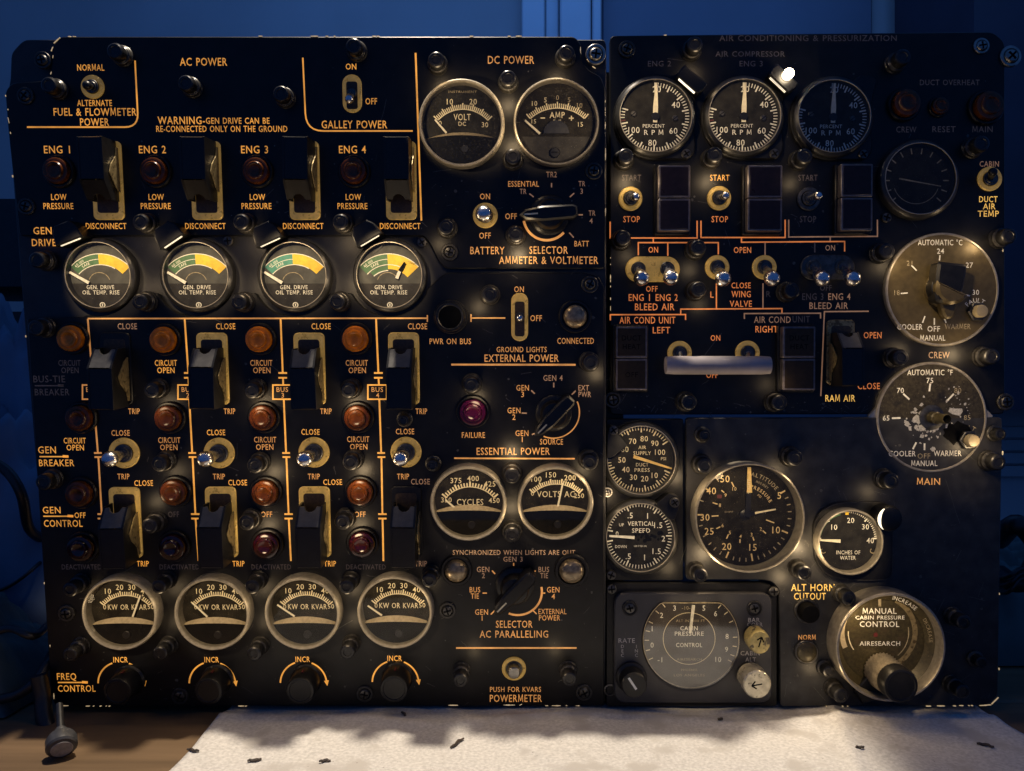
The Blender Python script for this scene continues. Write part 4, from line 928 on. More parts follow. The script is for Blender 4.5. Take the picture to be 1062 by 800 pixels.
for i, (x0, x1, x2, x3, x4, x5, x6) in enumerate(((91, 95.5, 97, 101.5, 102, 105.5, 108), (191.5, 195.3, 196.3, 199.3, 199.7, 202.6, 206), (291, 293.2, 294.3, 296.7, 297, 299.3, 301.7), (390, 392.4, 393.4, 395.3, 395.6, 396.6, 397.6))):
    lv = 'B' if i == 0 else 'A'; wd = 1.8
    t.L([(x0, 331), (x1, 386.6)], wd, lv); t.L([(x1 - 4.5, 387), (x1 + 4.5, 387)], 1.8, lv); t.L([(x1 - 4.5, 392), (x1 + 4.5, 392)], 1.8, lv); t.L([(x1 + .2, 392), (x1 + .5, 399)], wd, lv)
    t.L([(x2, 414.5), (x3, 469.5)], wd, lv); t.L([(x3 - 4, 470), (x3 + 4, 470)], 1.8, lv); t.L([(x4 - 4, 474.2), (x4 + 4, 474.2)], 1.8, lv)
    t.L([(x4, 474.2), (x5, 533)], wd, lv); t.L([(x5 - 4.4, 533.4), (x5 + 4.4, 533.4)], 1.8, lv); t.L([(x5 - 4.2, 538), (x5 + 4.2, 538)], 1.8, lv); t.L([(x5 + .2, 538), (x6, 582 if i else 574)], wd, lv)
    bx = (85.5, 184.5, 283, 381.5)[i]; t.box(bx, 399.5, bx + 19.5, 414.2, 1.5, lv); t.T('BUS', bx + 9.8, 404, 5.2, 12, 'B'); t.T(str(i + 1), bx + 10.2, 410, 5.2, None, 'B')
for x, y in ((125, 684.2), (219.5, 684.2), (314, 683.8), (409.3, 682.8)):
    t.T('INCR', x, y, 6.2, 15, 'A', wt=.014); t.arc(x + .8, y + 25.4, 24, 178, 110, 1.6, 'A'); t.arc(x + .8, y + 25.4, 24, 68, 8, 1.6, 'A', True)
for a in (('FAILURE', 491, 451.2, 6.2, 24, 'B'), ('GEN 4', 573.5, 392, 6.2, 20, 'C'), ('GEN', 542, 402.2, 6.2, 13, 'B'), ('3', 542, 409, 6, None, 'B'), ('GEN', 533, 425.7, 6.2, 13.5, 'B'), ('2', 533, 432.6, 6, None, 'B'), ('GEN', 541.3, 449.3, 6.2, 13.5, 'B'), ('1', 541.6, 455.8, 6, None, 'B'), ('EXT', 605.3, 402.2, 6, 11, 'C'), ('PWR', 606.5, 409, 6, 13, 'C'), ('SOURCE', 572, 458.2, 6.2, 24, 'B'), ('ESSENTIAL POWER', 532.3, 468, 8, 76, 'B')): t.T(*a)
for x0, y0, x1, y1 in ((551, 405, 554.5, 408.5), (574.3, 397, 574.3, 402), (597, 405.5, 593, 409.5), (541, 428.5, 546.5, 428.8), (551.5, 451, 555, 449.5)): t.L([(x0, y0), (x1, y1)], 1.4, 'C')
t.arc(574, 428, 27, 25, -112, 1.3, 'B'); t.L([(471, 475.4), (596, 476)], 1.6, 'B')
t.T('SYNCHRONIZED WHEN LIGHTS ARE OUT', 533, 573, 5.4, 127, 'C'); t.T('GEN 3', 532, 580, 5.4, 20, 'C')
for a in (('GEN', 501, 590.6, 6, 13), ('2', 501.3, 597, 5.6), ('BUS', 564, 590.6, 6, 11), ('TIE', 564.3, 597, 5.8, 8)): t.T(*a, lv='C')
for a in (('BUS', 492.6, 611.6, 6, 11), ('TIE', 492.5, 618.2, 6, 8.5), ('GEN', 499.4, 634.8, 6.2, 13.5), ('1', 500, 641, 5.8), ('GEN', 573.7, 611.6, 6.2, 13), ('4', 573.8, 618.6, 6), ('EXTERNAL', 573, 634.2, 6, 29), ('POWER', 570, 640.8, 6, 22), ('SELECTOR', 533.3, 647.3, 8, 38), ('AC PARALLELING', 533, 657.6, 8, 71), ('PUSH FOR KVARS', 534.7, 715, 5.8, 53), ('POWERMETER', 535, 724.2, 8.2, 54)): t.T(*a, lv='B')
for x0, y0, x1, y1 in ((510.3, 592, 513.5, 595.5), (532.7, 584, 532.7, 587), (555.5, 592, 551.5, 596), (500.5, 615.3, 505, 615.3), (561, 615.3, 565.5, 615.3), (509, 637.5, 513, 633.5), (552.5, 633, 556.5, 637)): t.L([(x0, y0), (x1, y1)], 1.3, 'B')
t.arc(537, 614, 25, 12, -112, 2.2, 'B'); t.L([(473, 672.2), (598, 672.2)], 1.8, 'B')
t.done(LOW)
chips(P, UP, [(54, 51, 5, 60), (59, 42, 9, 40), (72, 38, 3, 0), (77, 38, 3, 0), (55, 59, 3, 80), (53, 76, 3, 70), (6.5, 103, 22, 100), (9, 125, 6, 100), (11, 138, 2, 100), (13, 183, 2.4, 90), (270, 37.6, 4, 0), (326, 37.6, 8, 0), (339, 37.6, 3, 0), (347, 37.6, 2, 0), (388, 37.6, 4, 0), (392, 37.6, 3, 0), (489, 37.6, 4, 0), (528, 37.6, 3, 0), (538, 37.6, 6, 0), (602, 52, 6, 90), (627.8, 110, 40, 90), (628, 160, 12, 90), (628, 220, 8, 90), (616, 70, 4, -30)])
chips(P, LOW, [(26.6, 349, 2.2, 90), (38, 502, 2.2, 90), (46, 605, 2.2, 90), (52, 670, 2.5, 90), (56, 722, 6, 90), (67, 732, 8, 0), (62, 730.5, 3, 40), (110, 732.5, 26, 0), (91, 732.5, 4, 0), (250, 732.4, 6, 0), (255, 732.5, 2, 0), (585, 732, 36, 0), (470, 731.5, 10, 0), (528, 731.3, 12, 0), (540, 731, 3, 30)])
scratches(P, UP, [(330, 40, 620, 275), (450, 100, 620, 275), (60, 140, 430, 240)], 60, 5); scratches(P, LOW, [(450, 285, 625, 730), (60, 590, 450, 730), (100, 330, 440, 580)], 110, 6)
# gauges
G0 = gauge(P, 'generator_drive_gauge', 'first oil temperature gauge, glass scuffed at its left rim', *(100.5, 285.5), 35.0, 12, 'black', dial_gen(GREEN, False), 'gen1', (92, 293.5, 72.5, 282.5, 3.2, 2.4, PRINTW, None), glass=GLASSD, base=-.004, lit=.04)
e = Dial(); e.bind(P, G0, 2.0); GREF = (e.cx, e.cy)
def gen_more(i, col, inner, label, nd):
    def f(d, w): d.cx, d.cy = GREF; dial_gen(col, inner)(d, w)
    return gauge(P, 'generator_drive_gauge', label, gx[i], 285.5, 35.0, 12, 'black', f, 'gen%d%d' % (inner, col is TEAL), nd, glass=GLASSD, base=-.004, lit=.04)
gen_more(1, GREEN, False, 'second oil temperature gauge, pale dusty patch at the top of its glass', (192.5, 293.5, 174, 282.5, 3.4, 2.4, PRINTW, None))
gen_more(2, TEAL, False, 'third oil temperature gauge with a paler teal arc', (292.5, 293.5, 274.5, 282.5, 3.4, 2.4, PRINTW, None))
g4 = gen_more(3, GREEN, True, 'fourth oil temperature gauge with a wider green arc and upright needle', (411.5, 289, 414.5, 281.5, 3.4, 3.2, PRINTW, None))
e = Dial(); e.bind(P, g4, 4.6); add('needle_tip', needle_mesh(e.X(414.5, 281.5), e.X(420, 272.5), 3.4, 2.0, 4.6, BLACKM, None), g4)
def gen_hood(x, y, ang, label, x2=0):
    b = MB(); b.prism([(-15, -5), (15, -5), (13, 8), (8, 15), (-8, 15), (-13, 8)], -2, 22, BLACK, 1.2)
    o = P.put('light_hood', b.mesh('light_hood'), x, y, 14, rot=ang, label=label)
    c = MB(); c.prism(rrect(0, -5.3, 22, 1.2, .5), 17.5, 19.5, HOODLIT2, .3); add('lamp_window', c.mesh('lamp_window'), o)
for x, y, a, l in ((73, 246.5, 21, 'first'), (178, 247, 33, 'second'), (279, 247, 24, 'third'), (381.5, 245.5, 30, 'fourth')): gen_hood(x, y, a, 'black light hood over the upper left of the %s oil temperature gauge' % l)
kv = lambda x, y, nd, lab: gauge(P, 'kilowatt_gauge', lab, x, y, 39.5, 16, 'grey', dial_kvar, 'kvar', nd, glass=GLASS)
kv(313, 637.5, (305.5, 639.5, 287.8, 627, 1.8, 1.6, NEEDLE, None), 'third power gauge marked KW OR KVAR, needle at zero')
kv(123, 638, (137.5, 640, 146.4, 617.5, 1.8, 1.6, NEEDLE, None), 'first power gauge marked KW OR KVAR, the only one reading up-scale')
kv(219, 638, (215, 640, 200, 624.8, 1.8, 1.6, NEEDLE, None), 'second power gauge marked KW OR KVAR, needle lying across the zero')
kv(409.3, 636.3, (396, 638.5, 381.5, 628, 1.8, 1.6, NEEDLE, None), 'fourth power gauge marked KW OR KVAR, thinner bezel on its left')
gauge(P, 'frequency_gauge', 'round gauge marked CYCLES with cream half-moon mask', 485.5, 523.2, 40, 18, 'grey', dial_cycles, None, (474, 529, 462, 518.5, 2.0, 1.6, NEEDLE, None), glass=GLASS)
gauge(P, 'voltage_gauge', 'round gauge marked VOLTS AC with needle past 150', 576.3, 522.8, 39.5, 18, 'grey', dial_vac, None, (577.8, 529, 583.6, 500.6, 2.0, 1.6, NEEDLE, None), glass=GLASS)
gauge(P, 'voltage_gauge', 'round gauge marked VOLT DC with thick pale bezel', 478.3, 127, 45, 16, 'grey', dial_vdc, None, (463, 138, 451.2, 124.5, 2.0, 1.6, NEEDLE, None), glass=GLASSD, aim=(-78, -18))
gauge(P, 'current_gauge', 'round dusty gauge marked AMP DC with thin double bezel', 577.2, 125.8, 44.5, 14, 'metal', dial_adc, None, (560, 138.6, 544.5, 125.2, 2.4, 1.8, NEEDLE, None), glass=GLASSD, aim=(78, -18))
# lamps and lenses
for x, y, l in ((54, 176, 'ENG 1'), (156, 176, 'ENG 2'), (263, 176, 'ENG 3'), (365, 176, 'ENG 4')): lens_lamp(P, x, y, AMBERD, label='dark amber lamp under %s' % l)
for i, (x, y) in enumerate(((69, 351.5), (166, 353), (266, 352.5), (367, 352))): lens_lamp(P, x, y, AMBER, label='bright amber lamp in bus-tie row, column %d' % (i + 1))
for i, (x, y) in enumerate(((78, 435), (171, 435), (270, 434.5), (369, 434.5))): lens_lamp(P, x, y, AMBERD, label='dim amber lamp in generator breaker row, column %d' % (i + 1))
for i, (x, y) in enumerate(((78, 514), (177, 512.5), (272.5, 513), (372, 512.5))): lens_lamp(P, x, y, AMBERD, label='dim amber lamp in generator control row, column %d' % (i + 1))
for i, (x, y) in enumerate(((80, 571), (176, 570), (274, 568), (374, 566.5))): lens_lamp(P, x, y, RUBYD, 'deactivated_lamp', label='dark red lamp above DEACTIVATED, column %d' % (i + 1))
lens_lamp(P, 490, 428.5, RUBY, 'failure_lamp', r=16, label='magenta lamp marked FAILURE')
dome_lamp(P, 597, 328.5, 'clear domed lamp marked CONNECTED', 12.5); dome_lamp(P, 473, 594, 'clear domed lamp left of the paralleling selector', 12.0); dome_lamp(P, 593.3, 594, 'clear domed lamp right of the paralleling selector', 13.0)
b = MB(); b.lathe([(18, -1), (18, 3), (17, 4.4), (15.6, 4.4), (15.6, 13), (14.4, 15), (12.6, 15.4), (11.8, 14.6)], CAPM, n=40, cap=False); b.lathe([(11.8, 14.6), (.3, 14.8)], BLACKM, n=40); P.put('bus_power_lamp', b.mesh('bus_power_lamp'), 466.5, 329, 14, label='plain black round lamp cap marked PWR ON BUS')
# guarded switches
for x, y, l in ((110.8, 187.5, 'ENG 1'), (213.5, 187.5, 'ENG 2'), (315.3, 187.5, 'ENG 3'), (415.8, 187.5, 'ENG 4')): guarded_switch(P, x, y, 'black-guarded disconnect switch beside %s' % l, True, h=80)
for i, (x, y) in enumerate(((120, 382.5), (220.5, 382.8), (321, 382.8), (418.8, 382.5))): guarded_switch(P, x, y, 'guarded bus-tie breaker switch, column %d' % (i + 1), dark=(i == 0))
for i, (x, y) in enumerate(((130, 542.5), (229.5, 542), (326.5, 541.8), (421.5, 541.5))): guarded_switch(P, x, y, 'guarded generator control switch, column %d' % (i + 1), dark=(i == 3))  # last column's plate is black: its lack of light put into the colour
for i, (x, y, tx, ty) in enumerate(((128.3, 470.2, 112, 477), (227, 470.2, 211.5, 477), (325.5, 469.5, 315, 477), (421, 469.3, 415, 476.5))): toggle(P, x, y, tx, ty, 'generator breaker toggle switch, column %d' % (i + 1), 16, 36, 8.0, neck=4.0)
# small switches of the upper plate
toggle(P, 95.5, 90, 89, 88, 'toggle switch between NORMAL and ALTERNATE', 12.0, 26, 4.5, BLACK); toggle(P, 503.3, 223.5, 501.5, 221.5, 'battery toggle switch with wide chrome tip', 13.0, 26, 8.5)
def slot_switch(x, y, w, h, tx, ty, label, out=18, tip=4.5):
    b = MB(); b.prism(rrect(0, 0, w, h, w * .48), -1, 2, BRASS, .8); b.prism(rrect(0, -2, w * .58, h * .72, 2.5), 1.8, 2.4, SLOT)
    o = P.put('slot_switch', b.mesh('slot_switch'), x, y, 2, label=label); u0, v0, _ = o.location; u1, v1 = P.uv(tx, ty, out * PX); k = o.scale[0] * PX
    add('lever', lever_mesh((u1 - u0) / k, (v1 - v0) / k, out / o.scale[0] - 3 - tip * .5, 2.4, tip, CHROME, True), o)
slot_switch(365, 97, 20, 38.5, 361.8, 102.5, 'slotted galley power switch with chrome lever'); slot_switch(539, 329, 17.5, 50, 539, 330, 'long slotted external power switch with chrome lever', 14, 3.6)
selector(P, 570.5, 221.5, 184, 'ammeter and voltmeter selector, pointer lying level'); selector(P, 575, 431, 226, 'essential power source selector, pointer on the diagonal', r=15.5); selector(P, 534, 613.5, 226, 'paralleling selector with gold arc below its knob', r=16.5)
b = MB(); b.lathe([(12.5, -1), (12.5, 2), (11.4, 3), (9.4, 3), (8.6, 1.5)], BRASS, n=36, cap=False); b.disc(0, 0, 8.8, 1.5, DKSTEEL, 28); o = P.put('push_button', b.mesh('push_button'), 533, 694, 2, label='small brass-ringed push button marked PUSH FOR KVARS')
b = MB(); b.lathe([(6.4, 1.5), (6.4, 11), (5.4, 12.4), (.3, 12.8)], STEEL, n=26); add('button', b.mesh('button'), o)
def freq_knob(x, y, lab):
    b = MB(); n = 72; pr = [(17, -1), (17, 3), (16, 4), (15.2, 5), (14.8, 26), (13.8, 28), (11.5, 28.4), (11.0, 27.6), (.3, 27.6)]
    b.lathe(pr, BLACK, n=48); o = P.put('frequency_knob', b.mesh('frequency_knob'), x, y, 28, label=lab)
    c = MB(); c.prism(rrect(0, 15.2, 2.2, 1.6, .4), 12, 18, REDM); add('index_mark', c.mesh('index_mark'), o)
for x, y, l in ((121, 718.5, 'first'), (215.5, 718, 'second'), (311, 717.5, 'third'), (408.3, 715.5, 'fourth')): freq_knob(x, y, 'black %s frequency control knob under its INCR arc' % l)
# panel lamps and screws
for x, y in ((195, 88), (122, 55), (54, 90), (368, 50), (293, 99), (453, 64), (587, 57), (527, 83), (532, 164), (148.5, 231), (252, 231), (354.5, 231), (463, 236), (535, 243.5), (148, 313), (250, 313.5), (351, 313), (508, 306), (42, 270), (41, 340), (160, 404), (263, 404.5), (362.5, 404), (168, 480), (266.5, 481.5), (365, 478.5), (489, 399), (612, 376), (611, 478.5), (531, 492), (49, 499), (158, 544), (258, 540.5), (356.5, 540), (77, 609), (168, 606), (264, 606), (361, 606.5), (446, 599.5), (531, 553), (77, 676), (169.5, 674.5), (266, 675), (362, 673), (478, 702), (590, 701)): post(P, x, y)
for x, y in ((449, 482), (419, 435.5), (158, 545)): 
    if (x, y) != (158, 545): post(P, x, y, small=True)
for x, y in ((43, 62), (25, 99), (616, 177), (26, 214), (466, 261.5), (612, 295), (68, 637), (464, 634), (186, 723), (378, 720.5), (606, 719)): screw(P, x, y)
screw(P, 618, 56, light=True, k=1.2, label='larger cross-head screw at the upper right corner')
for x, y in ((236, 250), (437.5, 251.5)): screw(P, x, y, small=True)
# lit windows of the panel lamps
for x, y, pw, dx, dy in ((535, 243.5, .050, 3, 15), (508, 306, .018, -10, 10), (160, 404, .018, 0, 14), (263, 404.5, .030, 0, 14), (362.5, 404, .034, 0, 14), (266.5, 481.5, .034, 6, 13), (365, 478.5, .040, 4, 14), (258, 540.5, .030, 8, 12), (356.5, 540, .034, 8, 12), (148.5, 231, .022, 4, 15), (252, 231, .022, 6, 15), (354.5, 231, .022, 2, 15), (148, 313, .016, -6, -13), (250, 313.5, .022, 6, -13), (351, 313, .030, 8, -13), (532, 164, .035, 0, -14), (527, 83, .030, 0, 14), (531, 492, .040, 0, -13), (531, 553, .035, 0, -14), (489, 399, .020, 4, 14), (612, 376, .020, 8, 12), (168, 606, .030, 0, 14), (264, 606, .035, 0, 14), (361, 606.5, .035, 0, 14), (446, 599.5, .03, -4, 14), (77, 609, .02, 6, 13), (169.5, 674.5, .02, 0, -13), (266, 675, .025, 0, -13), (362, 673, .025, 0, -13), (77, 676, .015, 8, -12), (611, 478.5, .03, -4, 14), (453, 64, .02, 3, 14), (587, 57, .02, -6, 13), (463, 236, .014, -8, 12), (158, 544, .014, -8, -12), (168, 480, .018, 0, 14), (478, 702, .02, 10, -10), (590, 701, .02, -10, -10)):
    glow(P, x, y, dx, dy, pw * (.45 if y > 585 else 1))
ELEC = P

# ================================================================ right: air conditioning panel
P = Panel('air_conditioning_panel', 'black air conditioning and pressurization panel with three RPM gauges and two round temperature dials', 835, 431, 1.0, 0.0)
chassis(P, [(648, 60), (1025, 60), (1025, 420), (648, 420)], .09)
AC = plate(P, 'faceplate', [(632.5, 37), (1030, 33), (1042.5, 44), (1042.5, 429.6), (632.5, 430.3)], 6, PLATE, -.006, 0)
t = Letters(P)
t.T('AIR CONDITIONING & PRESSURIZATION', 838, 39.5, 6.4, 184, 'D'); t.T('AIR COMPRESSOR', 778, 56, 5.8, 72, 'D'); t.T('ENG 2', 684, 66, 6, 24, 'D'); t.T('ENG 3', 779, 66, 6, 24, 'D'); t.T('DUCT OVERHEAT', 985, 85.5, 6, 62, 'D')
t.T('CREW', 940, 134.3, 6.4, 21, 'D'); t.T('RESET', 979, 134, 6.4, 24, 'D'); t.T('MAIN', 1019, 134, 6.6, 21, 'D'); t.T('CABIN', 1026, 170, 6, 20, 'C')
for x, l1, l2 in ((655, 'D', 'A'), (746.5, 'A', 'A'), (838, 'D', 'D')): t.T('START', x, 184.3, 6.4, 20, l1, wt=.014); t.T('STOP', x, 227.3, 6.6, 17, 'R' if l2 == 'A' else 'D', wt=.014)
for x, y, s, w in ((1025, 206.6, 'DUCT', 19), (1026, 214, 'AIR', 13), (1025, 221.6, 'TEMP', 22)): t.T(s, x, y, 6.4, w, 'E', wt=.016)
for a in (('ON', 677.5, 259, 6.2, 10), ('OPEN', 770, 259.3, 6.4, 18), ('OFF', 676, 299.6, 6.2, 12), ('ENG 1', 663, 308.5, 7.4, 22), ('ENG 2', 691.5, 308.5, 7.4, 23), ('BLEED AIR', 679, 318.2, 7.4, 41), ('L', 738.5, 305.5, 6.6, None), ('CLOSE', 768.6, 296, 6.2, 20), ('WING', 768.6, 305, 6.8, 20), ('VALVE', 768.3, 315, 6.8, 23), ('AIR COND UNIT', 671.5, 332, 7.4, 58), ('LEFT', 686, 342.4, 7, 18), ('RIGHT', 795, 341.4, 7, 23), ('ON', 742, 350.5, 6, 10), ('OFF', 738.5, 389, 6.2, 12)): t.T(*a, lv='R', wt=.014)
t.T('AIR COND', 801, 331.5, 7, 38, 'C'); t.T('UNIT', 831, 331, 7, 18, 'D'); t.T('R', 797, 305, 6.6, None, 'D')
for a in (('ON', 861, 257, 6, 10, 'C'), ('OFF', 856.5, 298.6, 6, 12, 'D'), ('ENG 3', 843, 307.6, 7.2, 22, 'D'), ('ENG 4', 870.5, 307.6, 7.2, 23, 'C'), ('BLEED AIR', 859.5, 317, 7.2, 40, 'C')): t.T(*a, wt=.012)
for a in (('OPEN', 905, 347.6, 6.8, 18.5), ('CLOSE', 901, 400.3, 6.8, 23), ('RAM AIR', 871.5, 413, 7.2, 31)): t.T(*a, lv='E' if a[0] == 'RAM AIR' else 'R', wt=.014)
t.T('CREW', 974, 368.2, 7, 22, 'C'); 
for p, lv in (([(632.8, 230), (632.8, 247), (723, 247), (723, 229)], 'R'), ([(727, 229), (727, 246.5), (814.3, 246.5), (814.3, 228)], 'R'), ([(818, 228), (818, 246), (910, 245.3), (910, 228)], 'C'),
              ([(677.5, 247), (677.5, 252)], 'R'), ([(662, 265), (662, 251.8), (745, 251.8), (745, 264)], 'R'), ([(692.6, 251.8), (692.6, 265.5)], 'R'), ([(769, 246.5), (769, 251.4), (876, 250.6), (876, 261)], 'R'), ([(793.5, 251.2), (793.5, 265)], 'C'), ([(845, 251), (845, 262)], 'D'), ([(861, 245.7), (861, 250.7)], 'C'),
              ([(743, 294), (743, 320.5)], 'R'), ([(791.3, 294), (791.3, 320)], 'C'), ([(706, 326.4), (706, 320.8), (811, 320.2), (811, 325.2)], 'R'), ([(633, 332.4), (633, 326.6), (711, 326.4), (711, 332)], 'R'), ([(772, 331), (772, 325.4), (851, 325), (851, 330.5)], 'C'), ([(901, 323), (855, 323.4), (851.3, 411)], 'C')): t.L(p, 1.35, lv)
t.done(AC)
chips(P, AC, [(1040, 260, 3, 90), (633.2, 290, 60, 90), (690, 36.6, 3, 0)])
scratches(P, AC, [(635, 40, 1035, 425), (635, 140, 910, 260), (640, 410, 905, 428)], 90, 8)
def rpm_case(x, y, lab, lit):
    b = MB(); arc = circ(0, 0, 43.5, 30, 62, 262, True); b.prism(arc + [(-4, -43.5), (30, -43.5), (38, -41), (42, -36), (43, -28), (40, 0), (44, 26), (48, 40), (44, 44), (30, 45)], -1, 5, BLACK, 1.2)
    c = gauge(P, 'speed_gauge', lab, x, y, 38.5, 13, 'black', dial_rpm(FACE, PRINTW), 'rpm', None, dw=6.2, glass=GLASS, lit=lit)
    add('case', cached('rpmcase', lambda: b.mesh('case')), c)
    def nd():
        e = MB(); e.prism([(-2.2, -6), (2.2, -6), (2.6, 10), (1.0, 35), (-.6, 35), (-2.6, 10)], 8.2, 9.0, NEEDLE); e.prism(circ(0, 0, 4.2, 18), 6.3, 9.2, BLACK); return e.mesh('needle')
    add('needle', cached('rpmn', nd), c, (1.2 * PX * 0, 0, 0), (0, 0, R_(-1.5)))
    s = small_screw_mesh
    q = add('case_screw', cached('sscrew', s), c, (33 * PX, -38 * PX, 4 * PX)); return c
def hood(x, y, ang, lab, lit, parent=None):
    b = MB(); b.prism([(-14, -4), (14, -4), (16, 4), (15, 10), (-15, 10), (-16, 4)], -1, 20, BLACK, 1.0)
    o = P.put('light_hood', b.mesh('light_hood'), x, y, 16, rot=ang, label=lab)
    if lit: c = MB(); c.prism(rrect(0, -4.3, 22, 1.5, .6), 15, 17.5, lit, .3); add('lamp_window', c.mesh('lamp_window'), o)
    return o
rpm_case(680.5, 119.5, 'RPM gauge furthest from the bare bulb, white needle upright', .032); rpm_case(772.8, 119.3, 'RPM gauge just left of the bare bulb, yellowish light', .026); rpm_case(866, 120, 'dark RPM gauge under the bare bulb', .0004)
hood(715, 86, -41, 'light hood over the upper right of the left RPM gauge', HOODLIT); hood(809.5, 85, -43, 'light hood over the upper right of the middle RPM gauge', HOODLIT2)
b = MB(); b.lathe([(8.5, -1), (8.5, 8), (7, 9), (6.6, 20), (6, 21)], DKSTEEL, n=24); o = P.put('bare_bulb', b.mesh('bare_bulb'), 818.5, 76, 26, label='small bare lit bulb between the middle and right RPM gauges')
b = MB(); b.lathe([(4.5, 21)] + [(5.2 * math.cos(R_(a)), 26 + 5.2 * math.sin(R_(a))) for a in range(-50, 86, 15)] + [(.2, 31.2)], BULBM, n=20); add('bulb_glass', b.mesh('bulb_glass'), o)
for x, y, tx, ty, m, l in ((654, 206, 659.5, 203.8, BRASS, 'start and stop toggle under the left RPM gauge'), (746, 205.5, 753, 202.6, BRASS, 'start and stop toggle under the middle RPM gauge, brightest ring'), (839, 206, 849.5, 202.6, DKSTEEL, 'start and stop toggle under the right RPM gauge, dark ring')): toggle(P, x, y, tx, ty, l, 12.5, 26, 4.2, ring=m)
annunciator(P, 699.5, 205.5, 'dark two-part indicator right of the left start toggle', 33, 69); annunciator(P, 793.5, 205.5, 'dark two-part indicator right of the middle start toggle', 36, 69); annunciator(P, 889, 204.5, 'dark two-part indicator right of the right start toggle', 33, 70)
tx_ = ([('DUCT', 4.5, 5.5), ('HEAT', -4.5, 5.5)], [('OFF', 0, 5.5)])
annunciator(P, 655, 371.8, 'brown two-part indicator under AIR COND UNIT LEFT', 33, 67, CAPFACEB, tx_); annunciator(P, 829, 371.8, 'brown two-part indicator under AIR COND UNIT RIGHT', 34, 67, CAPFACEB, tx_[:1] )
def double(x, y, tips, lab, m):
    b = MB(); b.prism(circ(-15, 0, 13.2, 18, 90, 270, True) + circ(15, 0, 13.2, 18, -90, 90, True), -1, 2.2, m, .9)
    for s in (-15, 15): b.lathe([(7.6, 2.1), (7.6, 3.4), (6.8, 4), (5, 4), (4.4, 2.4)], DKSTEEL, c=(s, 0), n=26, cap=False); b.disc(s, 0, 4.6, 2.4, BLACKM, 20)
    o = P.put('double_toggle_switch', b.mesh('double_toggle_switch'), x, y, 2, label=lab); k = o.scale[0] * PX; u0, v0, _ = o.location
    for s, (tx, ty) in zip((-15, 15), tips):
        u1, v1 = P.uv(tx, ty, 32 * PX); add('lever', lever_mesh((u1 - u0) / k - s, (v1 - v0) / k, 32 - 3 - 4, 3.0, 8.0, CHROME, True), o, (s * PX, 0, 0))
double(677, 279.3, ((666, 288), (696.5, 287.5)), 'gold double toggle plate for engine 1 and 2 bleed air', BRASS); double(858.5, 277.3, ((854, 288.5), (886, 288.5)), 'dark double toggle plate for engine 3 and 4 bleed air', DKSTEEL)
toggle(P, 744, 277.3, 751, 288.5, 'left wing valve toggle with pale ring', 12.6, 34, 8.0, neck=3); toggle(P, 793, 277.3, 802, 288.5, 'right wing valve toggle with pale ring', 12.6, 34, 8.0, neck=3)
# two toggles joined by a clear bar
o = toggle(P, 705, 366.3, 707, 378, 'left air conditioning toggle under the grey bar', 12.6, 20, 3.6, ring=BRASS); o = toggle(P, 775.5, 366, 776, 378, 'right air conditioning toggle under the grey bar', 12.6, 20, 3.6, ring=BRASS)
b = MB(); n = 18; pr = []
for i in range(13): x = -54 + 9 * i; pr.append((x, 0, 0))
b.tube(pr, [9.0] + [9.6] * 11 + [9.0], TUBE, 22); o = P.put('switch_bar', b.mesh('switch_bar', 50), 744.3, 379, 30, label='pale grey plastic bar laid across the two air conditioning toggles'); o.location.z = 30 * PX; 
u, v = P.uv(744.3, 379, 30 * PX); o.location.x, o.location.y = u, v
# ram air guarded switch, duct gauge
q = guarded_switch(P, 872.0, 365.5, 'guarded ram air switch with black cover', h=75, plate=BRASSD, k=.9)
for c in q.children:
    if c.name.startswith('spring_clip'): c.location.x = -27.4 * PX
def duct_dial(d, w):
    d.disc(0, 0, 37, w, FACED); d.band(0, 0, 24, 24.6, 200, 340, w + .2, PRINTD); d.ticks(0, 0, 28, 34, range(-40, 221, 20), 1.2, w + .2, PRINTD); d.line((-18, 2), (26, -6), 1.6, w + .3, PRINTD, .8)
gauge(P, 'temperature_gauge', 'dark duct temperature gauge with bluish glass', 955.5, 185, 38, 12, 'black', duct_dial, None, None, glass=GLASS, lit=.002)
lens_lamp(P, 943, 105, AMBERD, 'overheat_lamp', 16, 'left dull orange lamp under DUCT OVERHEAT'); lens_lamp(P, 980, 107, AMBERD, 'overheat_lamp', 10, 'small reset lamp between the two overheat lamps'); lens_lamp(P, 1029, 108, AMBERD, 'overheat_lamp', 17, 'right dull orange lamp under DUCT OVERHEAT')
toggle(P, 1027, 185.5, 1031, 178, 'duct air temperature selector with gold ring', 12.6, 24, 4.4, BLACK)
